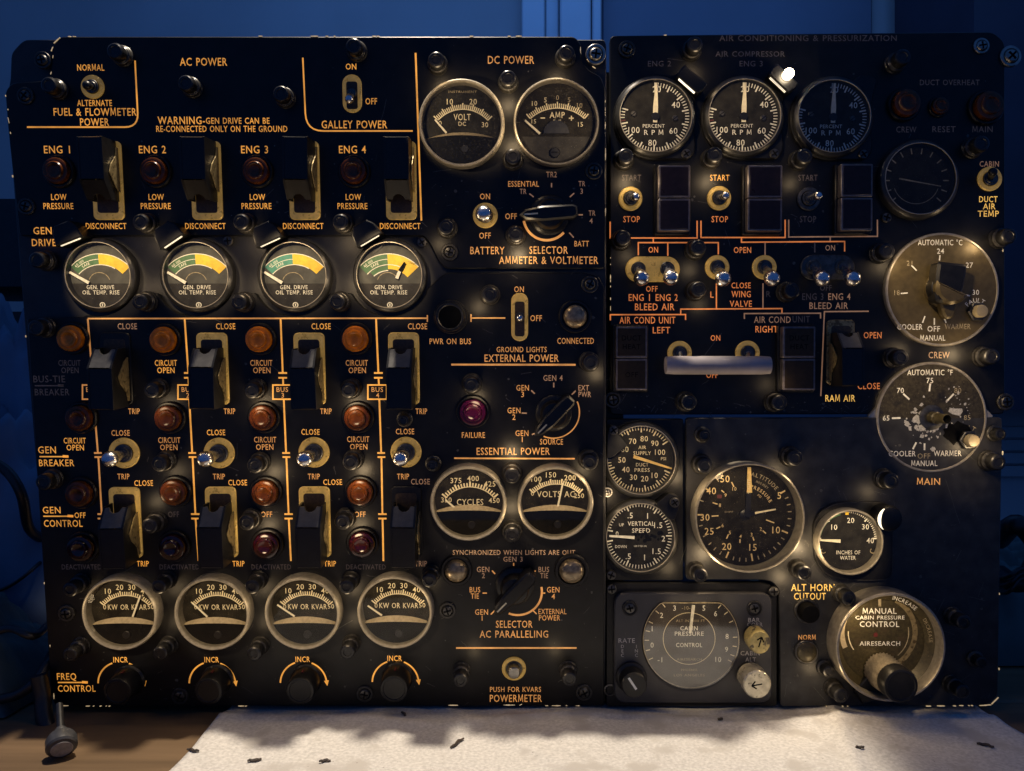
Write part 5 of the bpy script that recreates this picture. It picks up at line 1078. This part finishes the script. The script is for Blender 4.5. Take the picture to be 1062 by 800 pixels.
# temperature dials
def temp_disc(x, y, R, lab, face, name='temperature_dial', worn=False):
    b = MB(); ears = []
    b.lathe([(R, -1), (R, 5), (R - 1, 6.2), (R - 2.2, 6.2), (R - 2.8, 5.2)], EDGE, n=80, cap=False); b.disc(0, 0, R - 2.6, 5.2, face, 80)
    if worn:
        for s in (-1, 1): b.prism([(s * (R - 3), 12), (s * (R + 7), 2), (s * (R + 7), -2), (s * (R - 3), -12)], -.5, 4, EDGE, .6)
    o = P.put(name, b.mesh(name), x, y, 5, label=lab); d = Dial(); d.bind(P, o, 5.3); return o, d
o, d = temp_disc(977, 300.5, 59, 'bronze crew temperature dial in Celsius with black pointer knob', BRONZE); w = 5.4
for a in (('AUTOMATIC °C', 974.5, 251.7, 6, 46), ('24', 975, 260.6, 5.6), ('27', 1005, 275, 5.6), ('30', 1012, 303.2, 5.4), ('COOLER', 944, 339, 6, 26), ('OFF', 968.7, 341, 6, 13), ('WARMER', 993.5, 338.6, 5.8, 27), ('MANUAL', 967.8, 350.4, 6, 26)): d.T(a[0], a[1], a[2], a[3], w, PRINTW if a[0] != 'WARMER' else PRINTD, a[4] if len(a) > 4 else None, wt=.014)
d.T('21', 943, 273, 5.4, w, PRINTD); d.T('18', 930.3, 303.5, 5.4, w, PRINTD)
a_, b_ = d.X(1013, 325); d.arctext('FAULT', a_, b_, 13.5, 98, 5, w, PRINTW, wt=.012)
for x0, y0, x1, y1 in ((945, 275.5, 950.5, 281), (974.5, 265, 974, 270.5), (934, 304.5, 941.5, 304), (959.5, 328, 957, 335), (969.3, 330, 969.3, 337), (979, 328, 981.5, 335), (999, 305.5, 1006, 307)): d.Lq(x0, y0, x1, y1, 1.4, w, PRINTW)
add('dial_marking', d.mesh('dial_marking', 0), o)
b = MB(); b.lathe([(19, 5), (19, 9), (17, 10.5)], BRONZE, n=40); b.prism(round_poly([(-15, -16), (9, -16), (12, 4), (13, 25), (-17, 25), (-17, 4)], 4), 9, 25, BLACK, 2.5); b.lathe([(17, 9), (16, 18), (13, 21), (.3, 22)], BLACK, c=(-2, 0), n=40); add('pointer_knob', b.mesh('pointer_knob'), o, rot=(0, 0, R_(-6)))
b = MB(); b.prism(circ(0, 0, 17, 20, 150, 330, True), 9, 27, BRONZE, 3); b.prism([(-9, -13), (9, -13), (6, -27), (2, -31), (-3, -31), (-6, -27)], 8, 17, BRONZE, 2); add('knob_nub', b.mesh('knob_nub'), o, rot=(0, 0, R_(4)))
def fault(o, px, py, d):
    x, y = d.X(px, py); b = MB(); b.lathe([(10.5, 5), (10.5, 9), (9.4, 10), (8, 10), (7.2, 8)], DKSTEEL, n=6); b.lathe([(6.6, 8), (6.6, 15), (5.8, 16.6), (3.4, 17), (.3, 17)], IVORY, n=26); add('fault_lamp', b.mesh('fault_lamp'), o, (x * PX, y * PX, 0))
fault(o, 1012.5, 323.5, d); dial_fill_spot(P, o, 59, 6, .032, (-95, 70))
o, d = temp_disc(966, 433, 57.5, 'worn bronze main temperature dial in Fahrenheit with bare shaft', BRONZEW, worn=True)
for a in (('AUTOMATIC °F', 964, 386.3, 6, 47), ('75', 964, 394.6, 5.6), ('70', 933.5, 405, 5.6), ('65', 919, 433.6, 5.4), ('COOLER', 936, 470.5, 6, 28), ('WARMER', 983, 470.2, 6, 29), ('MANUAL', 959, 480.6, 6, 27)): d.T(a[0], a[1], a[2], a[3], w, PRINTW, a[4] if len(a) > 4 else None, wt=.014)
for a in (('80', 993, 405, 5.6), ('85', 1003, 433, 5.4), ('OFF', 958.5, 473, 5.6)): d.T(a[0], a[1], a[2], a[3], w, PRINTD)
a_, b_ = d.X(1003.5, 457); d.arctext('FAULT', a_, b_, 13.5, 98, 5, w, PRINTD)
for x0, y0, x1, y1 in ((936.5, 408.5, 943, 414.5), (964.5, 398, 963.5, 406), (989, 408.5, 982, 416), (925, 434, 934, 433.5), (950.5, 459, 947, 466), (959, 460, 959, 467)): d.Lq(x0, y0, x1, y1, 1.8, w, PRINTW)
rnd = random.Random(11)
for i in range(120):
    if i < 70: a = R_(rnd.gauss(225, 38)); r = 12 + abs(rnd.gauss(0, 8))
    else: a = R_(rnd.uniform(-40, 60)); r = rnd.uniform(14, 44)
    s = min(3.2, .5 + rnd.expovariate(1 / .9)) if i < 70 else min(2, .3 + rnd.expovariate(1 / .5)); x, y = r * math.cos(a), r * math.sin(a)
    d.flat([(x + s * rnd.uniform(.4, 1.3) * math.cos(q_ * .9), y + s * rnd.uniform(.4, 1.3) * math.sin(q_ * .9)) for q_ in range(7)], w + .02 + i * .001, BARE)
x, y = d.X(991, 427); d.flat([(x + 9 * math.cos(q_ * .785) * (.8 + .3 * math.sin(q_ * 2.3)), y + 6 * math.sin(q_ * .785) * (.8 + .3 * math.cos(q_ * 1.7))) for q_ in range(8)], w + .2, BARE)
x, y = d.X(993, 449)
for i in range(24): d.flat([(x + rnd.gauss(0, 9) * 0 + 6 * rnd.gauss(0, 1.2) + s_ * 1.6, y + rnd.gauss(0, .3) + 5 * math.sin(i) + e_ * 1.3) for s_, e_ in ((-1, -1), (1, -1), (1, 1), (-1, 1))], w + .24 + i * .003, BLACKM) if i < 0 else None
d.flat([(x + 17 * math.cos(q_ * .3142) * (.85 + .2 * math.sin(q_ * 3.1)), y + 13 * math.sin(q_ * .3142) * (.85 + .2 * math.cos(q_ * 2.7))) for q_ in range(20)], w + .26, BLACKM)
add('dial_marking', d.mesh('dial_marking', 0), o)
b = MB(); b.lathe([(13, 5), (13, 6), (9, 7.2), (8, 7.2)], DKSTEEL, n=30); b.lathe([(6.2, 6), (6.2, 16), (5.0, 17), (4.8, 34), (4.2, 35)], GOLDPLATE, n=24, cap=False); b.lathe([(4.2, 35), (3.2, 34.5), (3.0, 31), (.3, 31)], BLACKM, n=20); add('bare_shaft', b.mesh('bare_shaft'), o)
fault(o, 1004, 456.5, d); dial_fill_spot(P, o, 58, 6, .024, (-80, 60))
for x, y in ((719, 49), (648, 164), (739.5, 162.5), (832, 164), (933, 62), (1014, 151), (645, 248), (722.5, 258), (723, 301), (819, 302), (916.5, 261.5), (1042, 246), (713, 417), (806, 417.5), (931, 371), (1024.5, 370), (1032, 479.5)): 
    if y < 430: post(P, x, y)
for x, y in ((650.5, 50.5), (636, 415), (1044, 417)): screw(P, x, y)
screw(P, 1019, 47, light=True, k=.95, label='pale socket screw near the upper right corner'); screw(P, 1049, 58, light=True, k=1.25, label='large cross-head screw at the upper right corner'); screw(P, 920, 225.5, small=True)
for x, y, pw, dx, dy in ((648, 164, .035, 4, 14), (739.5, 162.5, .035, 2, 14), (832, 164, .012, 0, 14), (722.5, 258, .012, 0, 14), (645, 248, .010, 8, 10), (723, 301, .010, 8, 10), (931, 371, .02, 14, -6), (1024.5, 370, .04, -14, -2), (1042, 246, .03, -14, 5), (916.5, 261.5, .02, 12, 8), (719, 49, .02, 4, 13), (806, 417.5, .008, 0, -14)): glow(P, x, y, dx, dy, pw)

# ================================================================ small supply gauge panel
P = Panel('supply_gauge_panel', 'narrow black panel holding the air supply and vertical speed gauges', 669, 603, 1.0, 0.0)
chassis(P, [(636, 442), (702, 442), (702, 596), (636, 596)], .07)
SP = plate(P, 'faceplate', [(628.5, 434.5), (709, 434.5), (709, 602.5), (628.5, 602.5)], 3, PLATE, -.006, -.0005)
gauge(P, 'pressure_gauge', 'air supply duct pressure gauge with slanting yellow needle', 665.5, 477.5, 36.5, 12, 'black', dial_supply, None, (657, 473.6, 697, 486.3, 3.4, 1.8, NEEDLEY, None), glass=GLASSD)
gauge(P, 'vertical_speed_gauge', 'vertical speed gauge with white needle at zero and flaked paint', 664.5, 558, 36.5, 12, 'black', dial_vsi, None, (658, 557.6, 631.8, 556, 3.2, 2.0, PRINTW, None), glass=GLASS)
for pts, lab, sc in (([(630, 446), (634, 440), (652, 462), (636, 474), (629, 476)], 'mounting tab over the air supply gauge', (636.5, 446.5)), ([(680, 523), (694, 512), (703, 514), (706, 524), (700, 540), (695, 540)], 'mounting tab beside the vertical speed gauge', (700, 521.5))):
    b = MB(1); b.prism(round_poly(P.poly(pts, 14 * PX), .002), 2 * PX, 13.5 * PX, BLACK, .0006); add('mounting_tab', b.mesh('mounting_tab'), P.root, label=lab); P.put('panel_screw', cached('sscrew', small_screw_mesh), sc[0], sc[1], 3, base=13.4 * PX)
screw(P, 634, 611 - 14, small=True); screw(P, 630.5, 511, light=True, k=.6)
for x, y, dx, dy, pw in ((708, 500, 0, 0, .04), (634, 520, 0, 0, .022), (700, 598, 0, 0, .02)): glow(P, x, y, dx, dy, pw, 26)  # no panel lamp stands beside these lights

# ================================================================ cabin altitude panel
P = Panel('cabin_altitude_panel', 'grey-black cabin altitude panel with large altitude gauge, water gauge and manual pressure control', 925, 733.5, 1.0, 0.0)
chassis(P, [(720, 445), (1028, 445), (1020, 720), (815, 720), (815, 595), (720, 595)], .09)
AL = plate(P, 'faceplate', [(711.5, 433.5), (1040, 433), (1037, 600), (1035, 722), (1025, 732), (809, 733), (808, 613), (802, 604), (792, 601.5), (711.5, 601.5)], 5, PLATE_LIT, -.006, 0)
t = Letters(P); t.T('ALT HORN', 843, 609.3, 7.6, 45, 'E', wt=.014); t.T('CUTOUT', 840, 618.4, 7.4, 33, 'E', wt=.014); t.T('NORM', 837, 661, 5.4, 18, 'B', wt=.014); t.T('MAIN', 963, 499.3, 7.2, 24, 'B', wt=.014); t.done(AL)
scratches(P, AL, [(712, 440, 1030, 600), (812, 600, 1030, 728), (820, 500, 930, 610)], 110, 9)
chips(P, AL, [(1032, 727, 10, 45), (1022, 731.6, 12, 4), (1005, 732, 16, 0), (976, 732.4, 8, 0), (990, 732.4, 3, 0), (963, 732.6, 5, 0), (1036.2, 694, 2.4, 90), (1040, 470, 4, 90), (1036.5, 616, 2, 90), (872, 732.6, 30, 0)])
gauge(P, 'altitude_gauge', 'large brownish cabin altitude gauge with deep metal ring', 778.3, 537.8, 57.5, 22, 'metal', dial_alt, None, (777, 511, 776.6, 484.5, 5.5, 3.6, NEEDLEY, None), glass=GLASSD)
def dark_needle(): 
    o = [c for c in P.root.children if c.name.startswith('altitude_gauge')][0]; e = Dial(); e.bind(P, o, 5)
    add('needle', needle_mesh(e.X(775, 536), e.X(776.4, 512), 6, 5, 5.0, BLACK, None), o); q = MB(); x, y = e.X(776, 505); q.text('FLIGHT', x, y, 3.6, 5.6, PRINT, 17, 88); add('needle_lettering', q.mesh('needle_lettering', 0), o)
    add('needle', needle_mesh(e.X(775, 534), e.X(803, 528.5), 5, 2, 4.2, NEEDLEY if False else BLACK, None), o)
    q = MB(); q.line(e.X(783, 532.2), e.X(804.5, 528.3), 2.2, 5.3, PRINT, 1.4); add('needle_paint', q.mesh('needle_paint', 0), o)
dark_needle()
b = MB(1); b.prism(round_poly(P.poly([(843, 540), (860, 523), (884, 520), (924, 521), (927, 545), (926, 596), (920, 602), (890, 603), (858, 598), (845, 582)], 4 * PX), .010), -.001, 4 * PX, BLACK, .0008); add('gauge_case', b.mesh('gauge_case'), P.root, label='black case round the water gauge')
b = MB(1); pl = P.poly([(843, 540), (860, 523), (884, 520), (924, 521), (927, 545), (926, 596), (920, 602), (890, 603), (858, 598), (845, 582)], 4 * PX); b.stroke(inset(ccw(round_poly(pl, .010)), .0005), .0007, 4.4 * PX, COLLAR, True); add('case_edge', b.mesh('case_edge', 0), P.root)
gauge(P, 'water_pressure_gauge', 'small gauge marked INCHES OF WATER with green arc and yellow tick', 883, 563, 34.5, 13, 'metal', dial_water, None, (871.5, 561.3, 850.5, 560.3, 3.6, 1.6, NEEDLE, None), glass=GLASS, base=.003, lit=.04)
b = MB(); b.lathe([(13.5, -1), (13.5, 20), (12, 23), (8, 24), (.3, 24.2)], BLACK, n=36); o = P.put('light_hood', b.mesh('light_hood'), 922.5, 538, 20, label='round black light hood at the upper right of the water gauge')
b = MB(); cr = circ(-.4, -.4, 12.8, 16, 120, 235, True) + [(x_ + 2.6 * math.sin(math.pi * i_ / 16), y_ - 1.0 * math.sin(math.pi * i_ / 16)) for i_, (x_, y_) in enumerate(circ(-.4, -.4, 12.7, 16, 235, 120, True))]; b.prism(cr, 22.5, 24.4, HOODLIT); add('lamp_window', b.mesh('lamp_window'), o)
screw(P, 912.5, 595.3, small=True)
b = MB(); b.lathe([(13, -1), (13, 2), (12, 3.2), (10.4, 3.2), (9.8, 1.4)], DKSTEEL, n=34, cap=False); b.lathe([(9.8, 1.4), (9.8, 12), (8.6, 14), (.3, 14.4)], BLACKM, n=30); P.put('horn_cutout_button', b.mesh('horn_cutout_button'), 838, 635, 6, label='black push button under CUTOUT')
b = MB(); b.lathe([(12.6, -1), (12.6, 2.6), (11.6, 3.6), (10.6, 3.6)], DKSTEEL, n=34, cap=False); b.lathe([(10.6, 3.6), (10.2, 4.2), (8, 5.4), (4, 6.2), (.3, 6.4)], GOLDPLATE, n=34); P.put('norm_indicator', b.mesh('norm_indicator'), 837, 677, 4, label='gold domed indicator under NORM')
# manual pressure control
w = 6.4
b = MB(); b.lathe([(57, -1), (57, 24), (56, 25.5), (54.4, 25.5), (53.6, 24), (52.5, 8), (46, 6.5), (45, 6)], EDGE, n=84, cap=False); b.lathe([(53.0, 12), (44.6, 6.2), (43.5, 6.2)], GOLDPLATE, n=84, cap=False); b.disc(0, 0, 44, 6.2, GOLDPLATE, 80)
o = P.put('manual_pressure_control', b.mesh('manual_pressure_control'), 924, 671.5, 24, label='gold rimmed manual cabin pressure control with knurled knob'); d = Dial(); d.bind(P, o, w)
for a in (('MANUAL', 912, 633.5, 6.2, 36, .02), ('CABIN PRESSURE', 912.5, 640.4, 4.2, 52, .02), ('CONTROL', 912, 647.2, 6.2, 42, .02), ('AIRESEARCH', 912.5, 667.4, 4.8, 43, .016)): d.T(a[0], a[1], a[2], a[3], w + .1, PRINTW, a[4], wt=a[5])
x, y = d.X(911, 656); d.arctext('INCREASE', 0, 0, 48.6, 64, 4.4, 11.3, PRINTW, 29, wt=.012); d.arctext('DECREASE', 0, 0, 48.6, 16, 4, 11.2, PRINTD, 27)
d.band(x, y, 36, 41.5, 205, 85, w + .06, CREAM); d.band(x, y, 36, 41.5, 62, -60, w + .06, BRASSD); d.band(x, y, 31.5, 32.5, 178, 215, w + .1, PRINT); d.band(x, y, 31.5, 32.5, 10, -50, w + .1, PRINTD)
d.line(d.X(912, 621), d.X(912, 629), 3.0, w + .05, PRINTD); a_, b_ = d.X(908, 658.5); d.disc(a_, b_, 2.4, w + .1, REDM, 14); add('dial_marking', d.mesh('dial_marking', 0), o)
def knurl():
    b = MB(); n = 64; vs, fs = [], []; rows = 11; h0, h1, r0, r1 = 8, 35, 18.5, 17.0
    for j in range(rows + 1):
        for i in range(n):
            t_ = j / rows; r = r0 + (r1 - r0) * t_ + (0.9 if (i + j) % 2 else -.5); a = 2 * math.pi * i / n; vs.append((r * math.cos(a), r * math.sin(a), h0 + (h1 - h0) * t_))
    for j in range(rows):
        for i in range(n): fs.append((j * n + i, j * n + (i + 1) % n, (j + 1) * n + (i + 1) % n, (j + 1) * n + i))
    b.add(vs, fs, mat('knurled_metal', (0.34, 0.29, 0.21), 0.38, metal=0.45, vary=0.3, nsc=300)); return b
kb = knurl(); x, y = d.X(914, 695); k = add('control_knob', kb.mesh('control_knob', 15), o, (x * PX, y * PX, 0)); KL = (x * PX, y * PX, 0); dial_fill_spot(P, o, 54, 10, .016, (-20, 75))
b = MB(); b.lathe([(16.6, 35), (18.0, 36), (18.0, 47), (16.6, 50), (14.3, 50.6), (13.6, 49.8), (.3, 49.8)], BLACK, n=48); add('knob_cap', b.mesh('knob_cap'), o, KL)
b = MB(); b.prism([(-30, -20), (-16, -4), (-2, 6), (4, -8), (-8, -30), (-22, -34)], 6.8, 13, BLACK, 1); add('knob_skirt', b.mesh('knob_skirt'), o, KL)
for x, y in ((729.5, 482.5), (822, 474.5), (724.5, 595), (831.5, 592.5), (877, 618.5), (921, 498), (1031, 479), (869, 718.5), (995, 643), (994, 714.5)): post(P, x, y)
for x, y in ((729.6, 451.5), (857, 694.5), (1014, 685), (1041, 450)): post(P, min(x, 1034), y, small=True)
screw(P, 803, 614, small=True)
for x, y, pw, dx, dy in ((831.5, 592.5, .075, 6, -13), (724.5, 595, .05, 10, -10), (822, 474.5, .020, -4, 14), (729.5, 482.5, .020, 12, 8), (877, 618.5, .05, 6, 14), (869, 718.5, .016, -12, -10), (921, 498, .012, -4, 14), (1031, 479, .03, -12, -10), (831.5, 592.5, .03, -8, 12)): glow(P, x, y, dx, dy, pw)

# ================================================================ cabin pressure controller
P = Panel('cabin_pressure_controller', 'grey cabin pressure controller box with flat-topped round dial and two taped brass knobs', 718, 733.5, 1.0, 0.0)
chassis(P, [(640, 620), (798, 620), (798, 726), (640, 726)], .12)
plate(P, 'mounting_frame', [(628.5, 604.5), (790, 604.5), (800, 607), (806, 616), (806, 733), (628.5, 733)], 4, PLATE, -.006, -.001)
fp = plate(P, 'faceplate', [(637, 615), (801, 615), (801, 729.5), (637, 729.5)], 13, GREYP, -.001, .0035, .001)
B0 = .0035
q = MB(); a = 13.6
def flat_top(r, cut): return [(x, min(y, cut)) for x, y in circ(0, 0, r, 72)]
q.prism(flat_top(51, 40), -1, 1.4, BLACK, .6); o = P.put('control_dial', q.mesh('control_dial'), 716.5, 664, 1, base=B0, label='round dial with a flat top marked CABIN PRESSURE CONTROL'); d = Dial(); d.bind(P, o, 1.6)
d.flat(flat_top(49.3, 38.6), 1.5, FACEL); d.stroke(flat_top(49.6, 38.9), .8, 1.62, PRINTD, True)
for s_, x, y in (('3', 699.5, 630.5), ('5', 729.8, 630.5), ('6', 742, 636.3), ('2', 686, 638), ('1', 676.3, 652), ('0', 676.3, 669), ('-1', 684.5, 684.3), ('8', 754, 660), ('9', 753.5, 673.5), ('10', 745, 684)): d.T(s_, x, y, 5.6, 1.7, PRINTW)
d.T('-10-', 711.5, 630.3, 4, 1.7, PRINTD)
for s_, x, y, h, w_ in (('CABIN', 714.5, 651.5, 4.6, 18), ('PRESSURE', 714.8, 657.2, 4.6, 30), ('CONTROL', 714.7, 669, 4.6, 27)): d.T(s_, x, y, h, 1.7, PRINTW, w_)
d.T('ALT IN 1000 FT', 716, 643.8, 2.6, 1.7, PRINTD, 30); d.T('AIRESEARCH', 715, 684, 2.6, 1.7, PRINTD, 26); d.T('PHOENIX', 715, 695, 2.4, 1.7, PRINTD, 17); d.T('LOS ANGELES', 715, 700.5, 2.6, 1.7, PRINTD, 32)
x, y = d.X(714.7, 662.4); d.band(x, y, 26.6, 27.2, 0, 360, 1.66, PRINT, 64)
for a in (205, 193, 180, 168, 156, 140, 128, 50, 38, 25, 4, -8, -20, -28): d.ticks(0, 0, 43.5, 48, [a], .9, 1.7, PRINT)
add('dial', d.mesh('dial'), o)
e = Dial(); e.bind(P, o, 3); add('needle', needle_mesh(e.X(715.6, 656.6), e.X(719, 627.5), 2.6, 3.2, 3.0, PRINTW, None), o)
dial_fill_spot(P, o, 50, 6, .020); g = MB(); g.flat(flat_top(49.6, 38.8), 5.0, GLASSR); add('glass_pane', g.mesh('glass_pane', 0), o)
t = Letters(P); t.w = B0 + .00012
for a in (('RATE', 650, 664.4, 5, 17), ('BAR', 782, 643, 4.6, 12), ('CORR', 783, 647.8, 4.4, 16), ('CABIN', 778, 677.5, 4.8, 20), ('ALT', 778.5, 684, 4.6, 11)): t.T(*a, lv='G')
for i, c in enumerate('DEC'): t.T(c, 645.6, 670.5 + i * 4.6, 3.6, None, 'G')
for i, c in enumerate('INC'): t.T(c, 660, 670.5 + i * 4.6, 3.6, None, 'G')
t.done(fp)
def csc(x, y):
    b = MB(); b.lathe([(8, 0), (8, 1), (7.4, 1.6), (6.4, 1.6), (6, -.6)], BLACK, n=28, cap=False); b.lathe([(6, -.6), (5, .8), (.3, 1.6)], DKSTEEL, n=22)
    for a in (15, 105): b.prism([(q[0] * math.cos(R_(a)) - q[1] * math.sin(R_(a)), q[0] * math.sin(R_(a)) + q[1] * math.cos(R_(a))) for q in ((-3.6, -.8), (3.6, -.8), (3.6, .8), (-3.6, .8))], .8, 1.9, BLACKM)
    P.put('panel_screw', cached('csc', lambda: b.mesh('panel_screw')), x, y, 1, base=B0)
csc(653.3, 631.2); csc(782.7, 631.4)
b = MB(); b.lathe([(6.2, 0), (6.2, 1), (4.8, 1.2), (4.4, -2)], DKSTEEL, n=24, cap=False); b.disc(0, 0, 4.4, -.4, BLACKM, 20); P.put('fixing_hole', b.mesh('fixing_hole'), 632.5, 716, 1, base=-.001)
screw(P, 634.5, 611.5, small=True)
b = MB(); b.lathe([(16.5, 0), (16.5, 4), (15.4, 5), (13.6, 6), (13.2, 22), (12, 23.5), (.3, 23.8)], BLACK, n=60); b.line((2, -4), (-6, 8), 2.4, 23.9, PRINTW); o = P.put('rate_knob', b.mesh('rate_knob'), 657.5, 710, 20, base=B0, label='black rate knob with white pointer line')
TAPE = mat('taped_brass', (0.52, 0.42, 0.16), 0.35, metal=.35, vary=.3, nsc=160, bump=.4, bsc=350, coat=.4, blot=.3, bcol=(.10, .08, .05), blsc=150)
TAPEC = mat('taped_clear', (0.55, 0.50, 0.36), 0.25, metal=.4, vary=.35, nsc=160, bump=.5, bsc=300, coat=.5, blot=.12, bcol=(.16, .14, .10), blsc=200)
def taped(x, y, m, r, h, arrow, lab, sx=1.0, tilt=(0, 0)):
    b = MB(); b.lathe([(r * .9, 0), (r * .85, h * .5)], BLACK, n=30); b.lathe([(r, h * .25), (r * 1.02, h * .6), (r * .98, h - 1.5), (r * .9, h), (.3, h)], m, n=40)
    o = P.put('taped_knob', b.mesh('taped_knob'), x, y, h, base=B0, label=lab); o.scale.x *= sx; o.rotation_euler = (R_(tilt[0]), R_(tilt[1]), 0)
    c = MB(); A = R_(arrow); f = lambda X, Y: (X * math.cos(A) - Y * math.sin(A), X * math.sin(A) + Y * math.cos(A))
    c.line(f(-5, 0), f(6, 0), 1.5, h + .1, BLACKM); c.line(f(6, 0), f(1.5, 4), 1.5, h + .12, BLACKM); c.line(f(6, 0), f(1.5, -4), 1.5, h + .14, BLACKM); add('arrow_mark', c.mesh('arrow_mark', 0), o)
taped(788.5, 667, TAPE, 12.5, 24, 72, 'upper brass knob with an arrow pointing up', .92); taped(786, 711, TAPEC, 15.0, 30, 190, 'lower crinkled taped knob with an arrow pointing left')
for x, y, pw in ((806, 690, .012), (770, 640, .008)): glow(P, x, y, 0, 0, pw, 60)  # added light to brighten the taped knobs, no panel lamp here
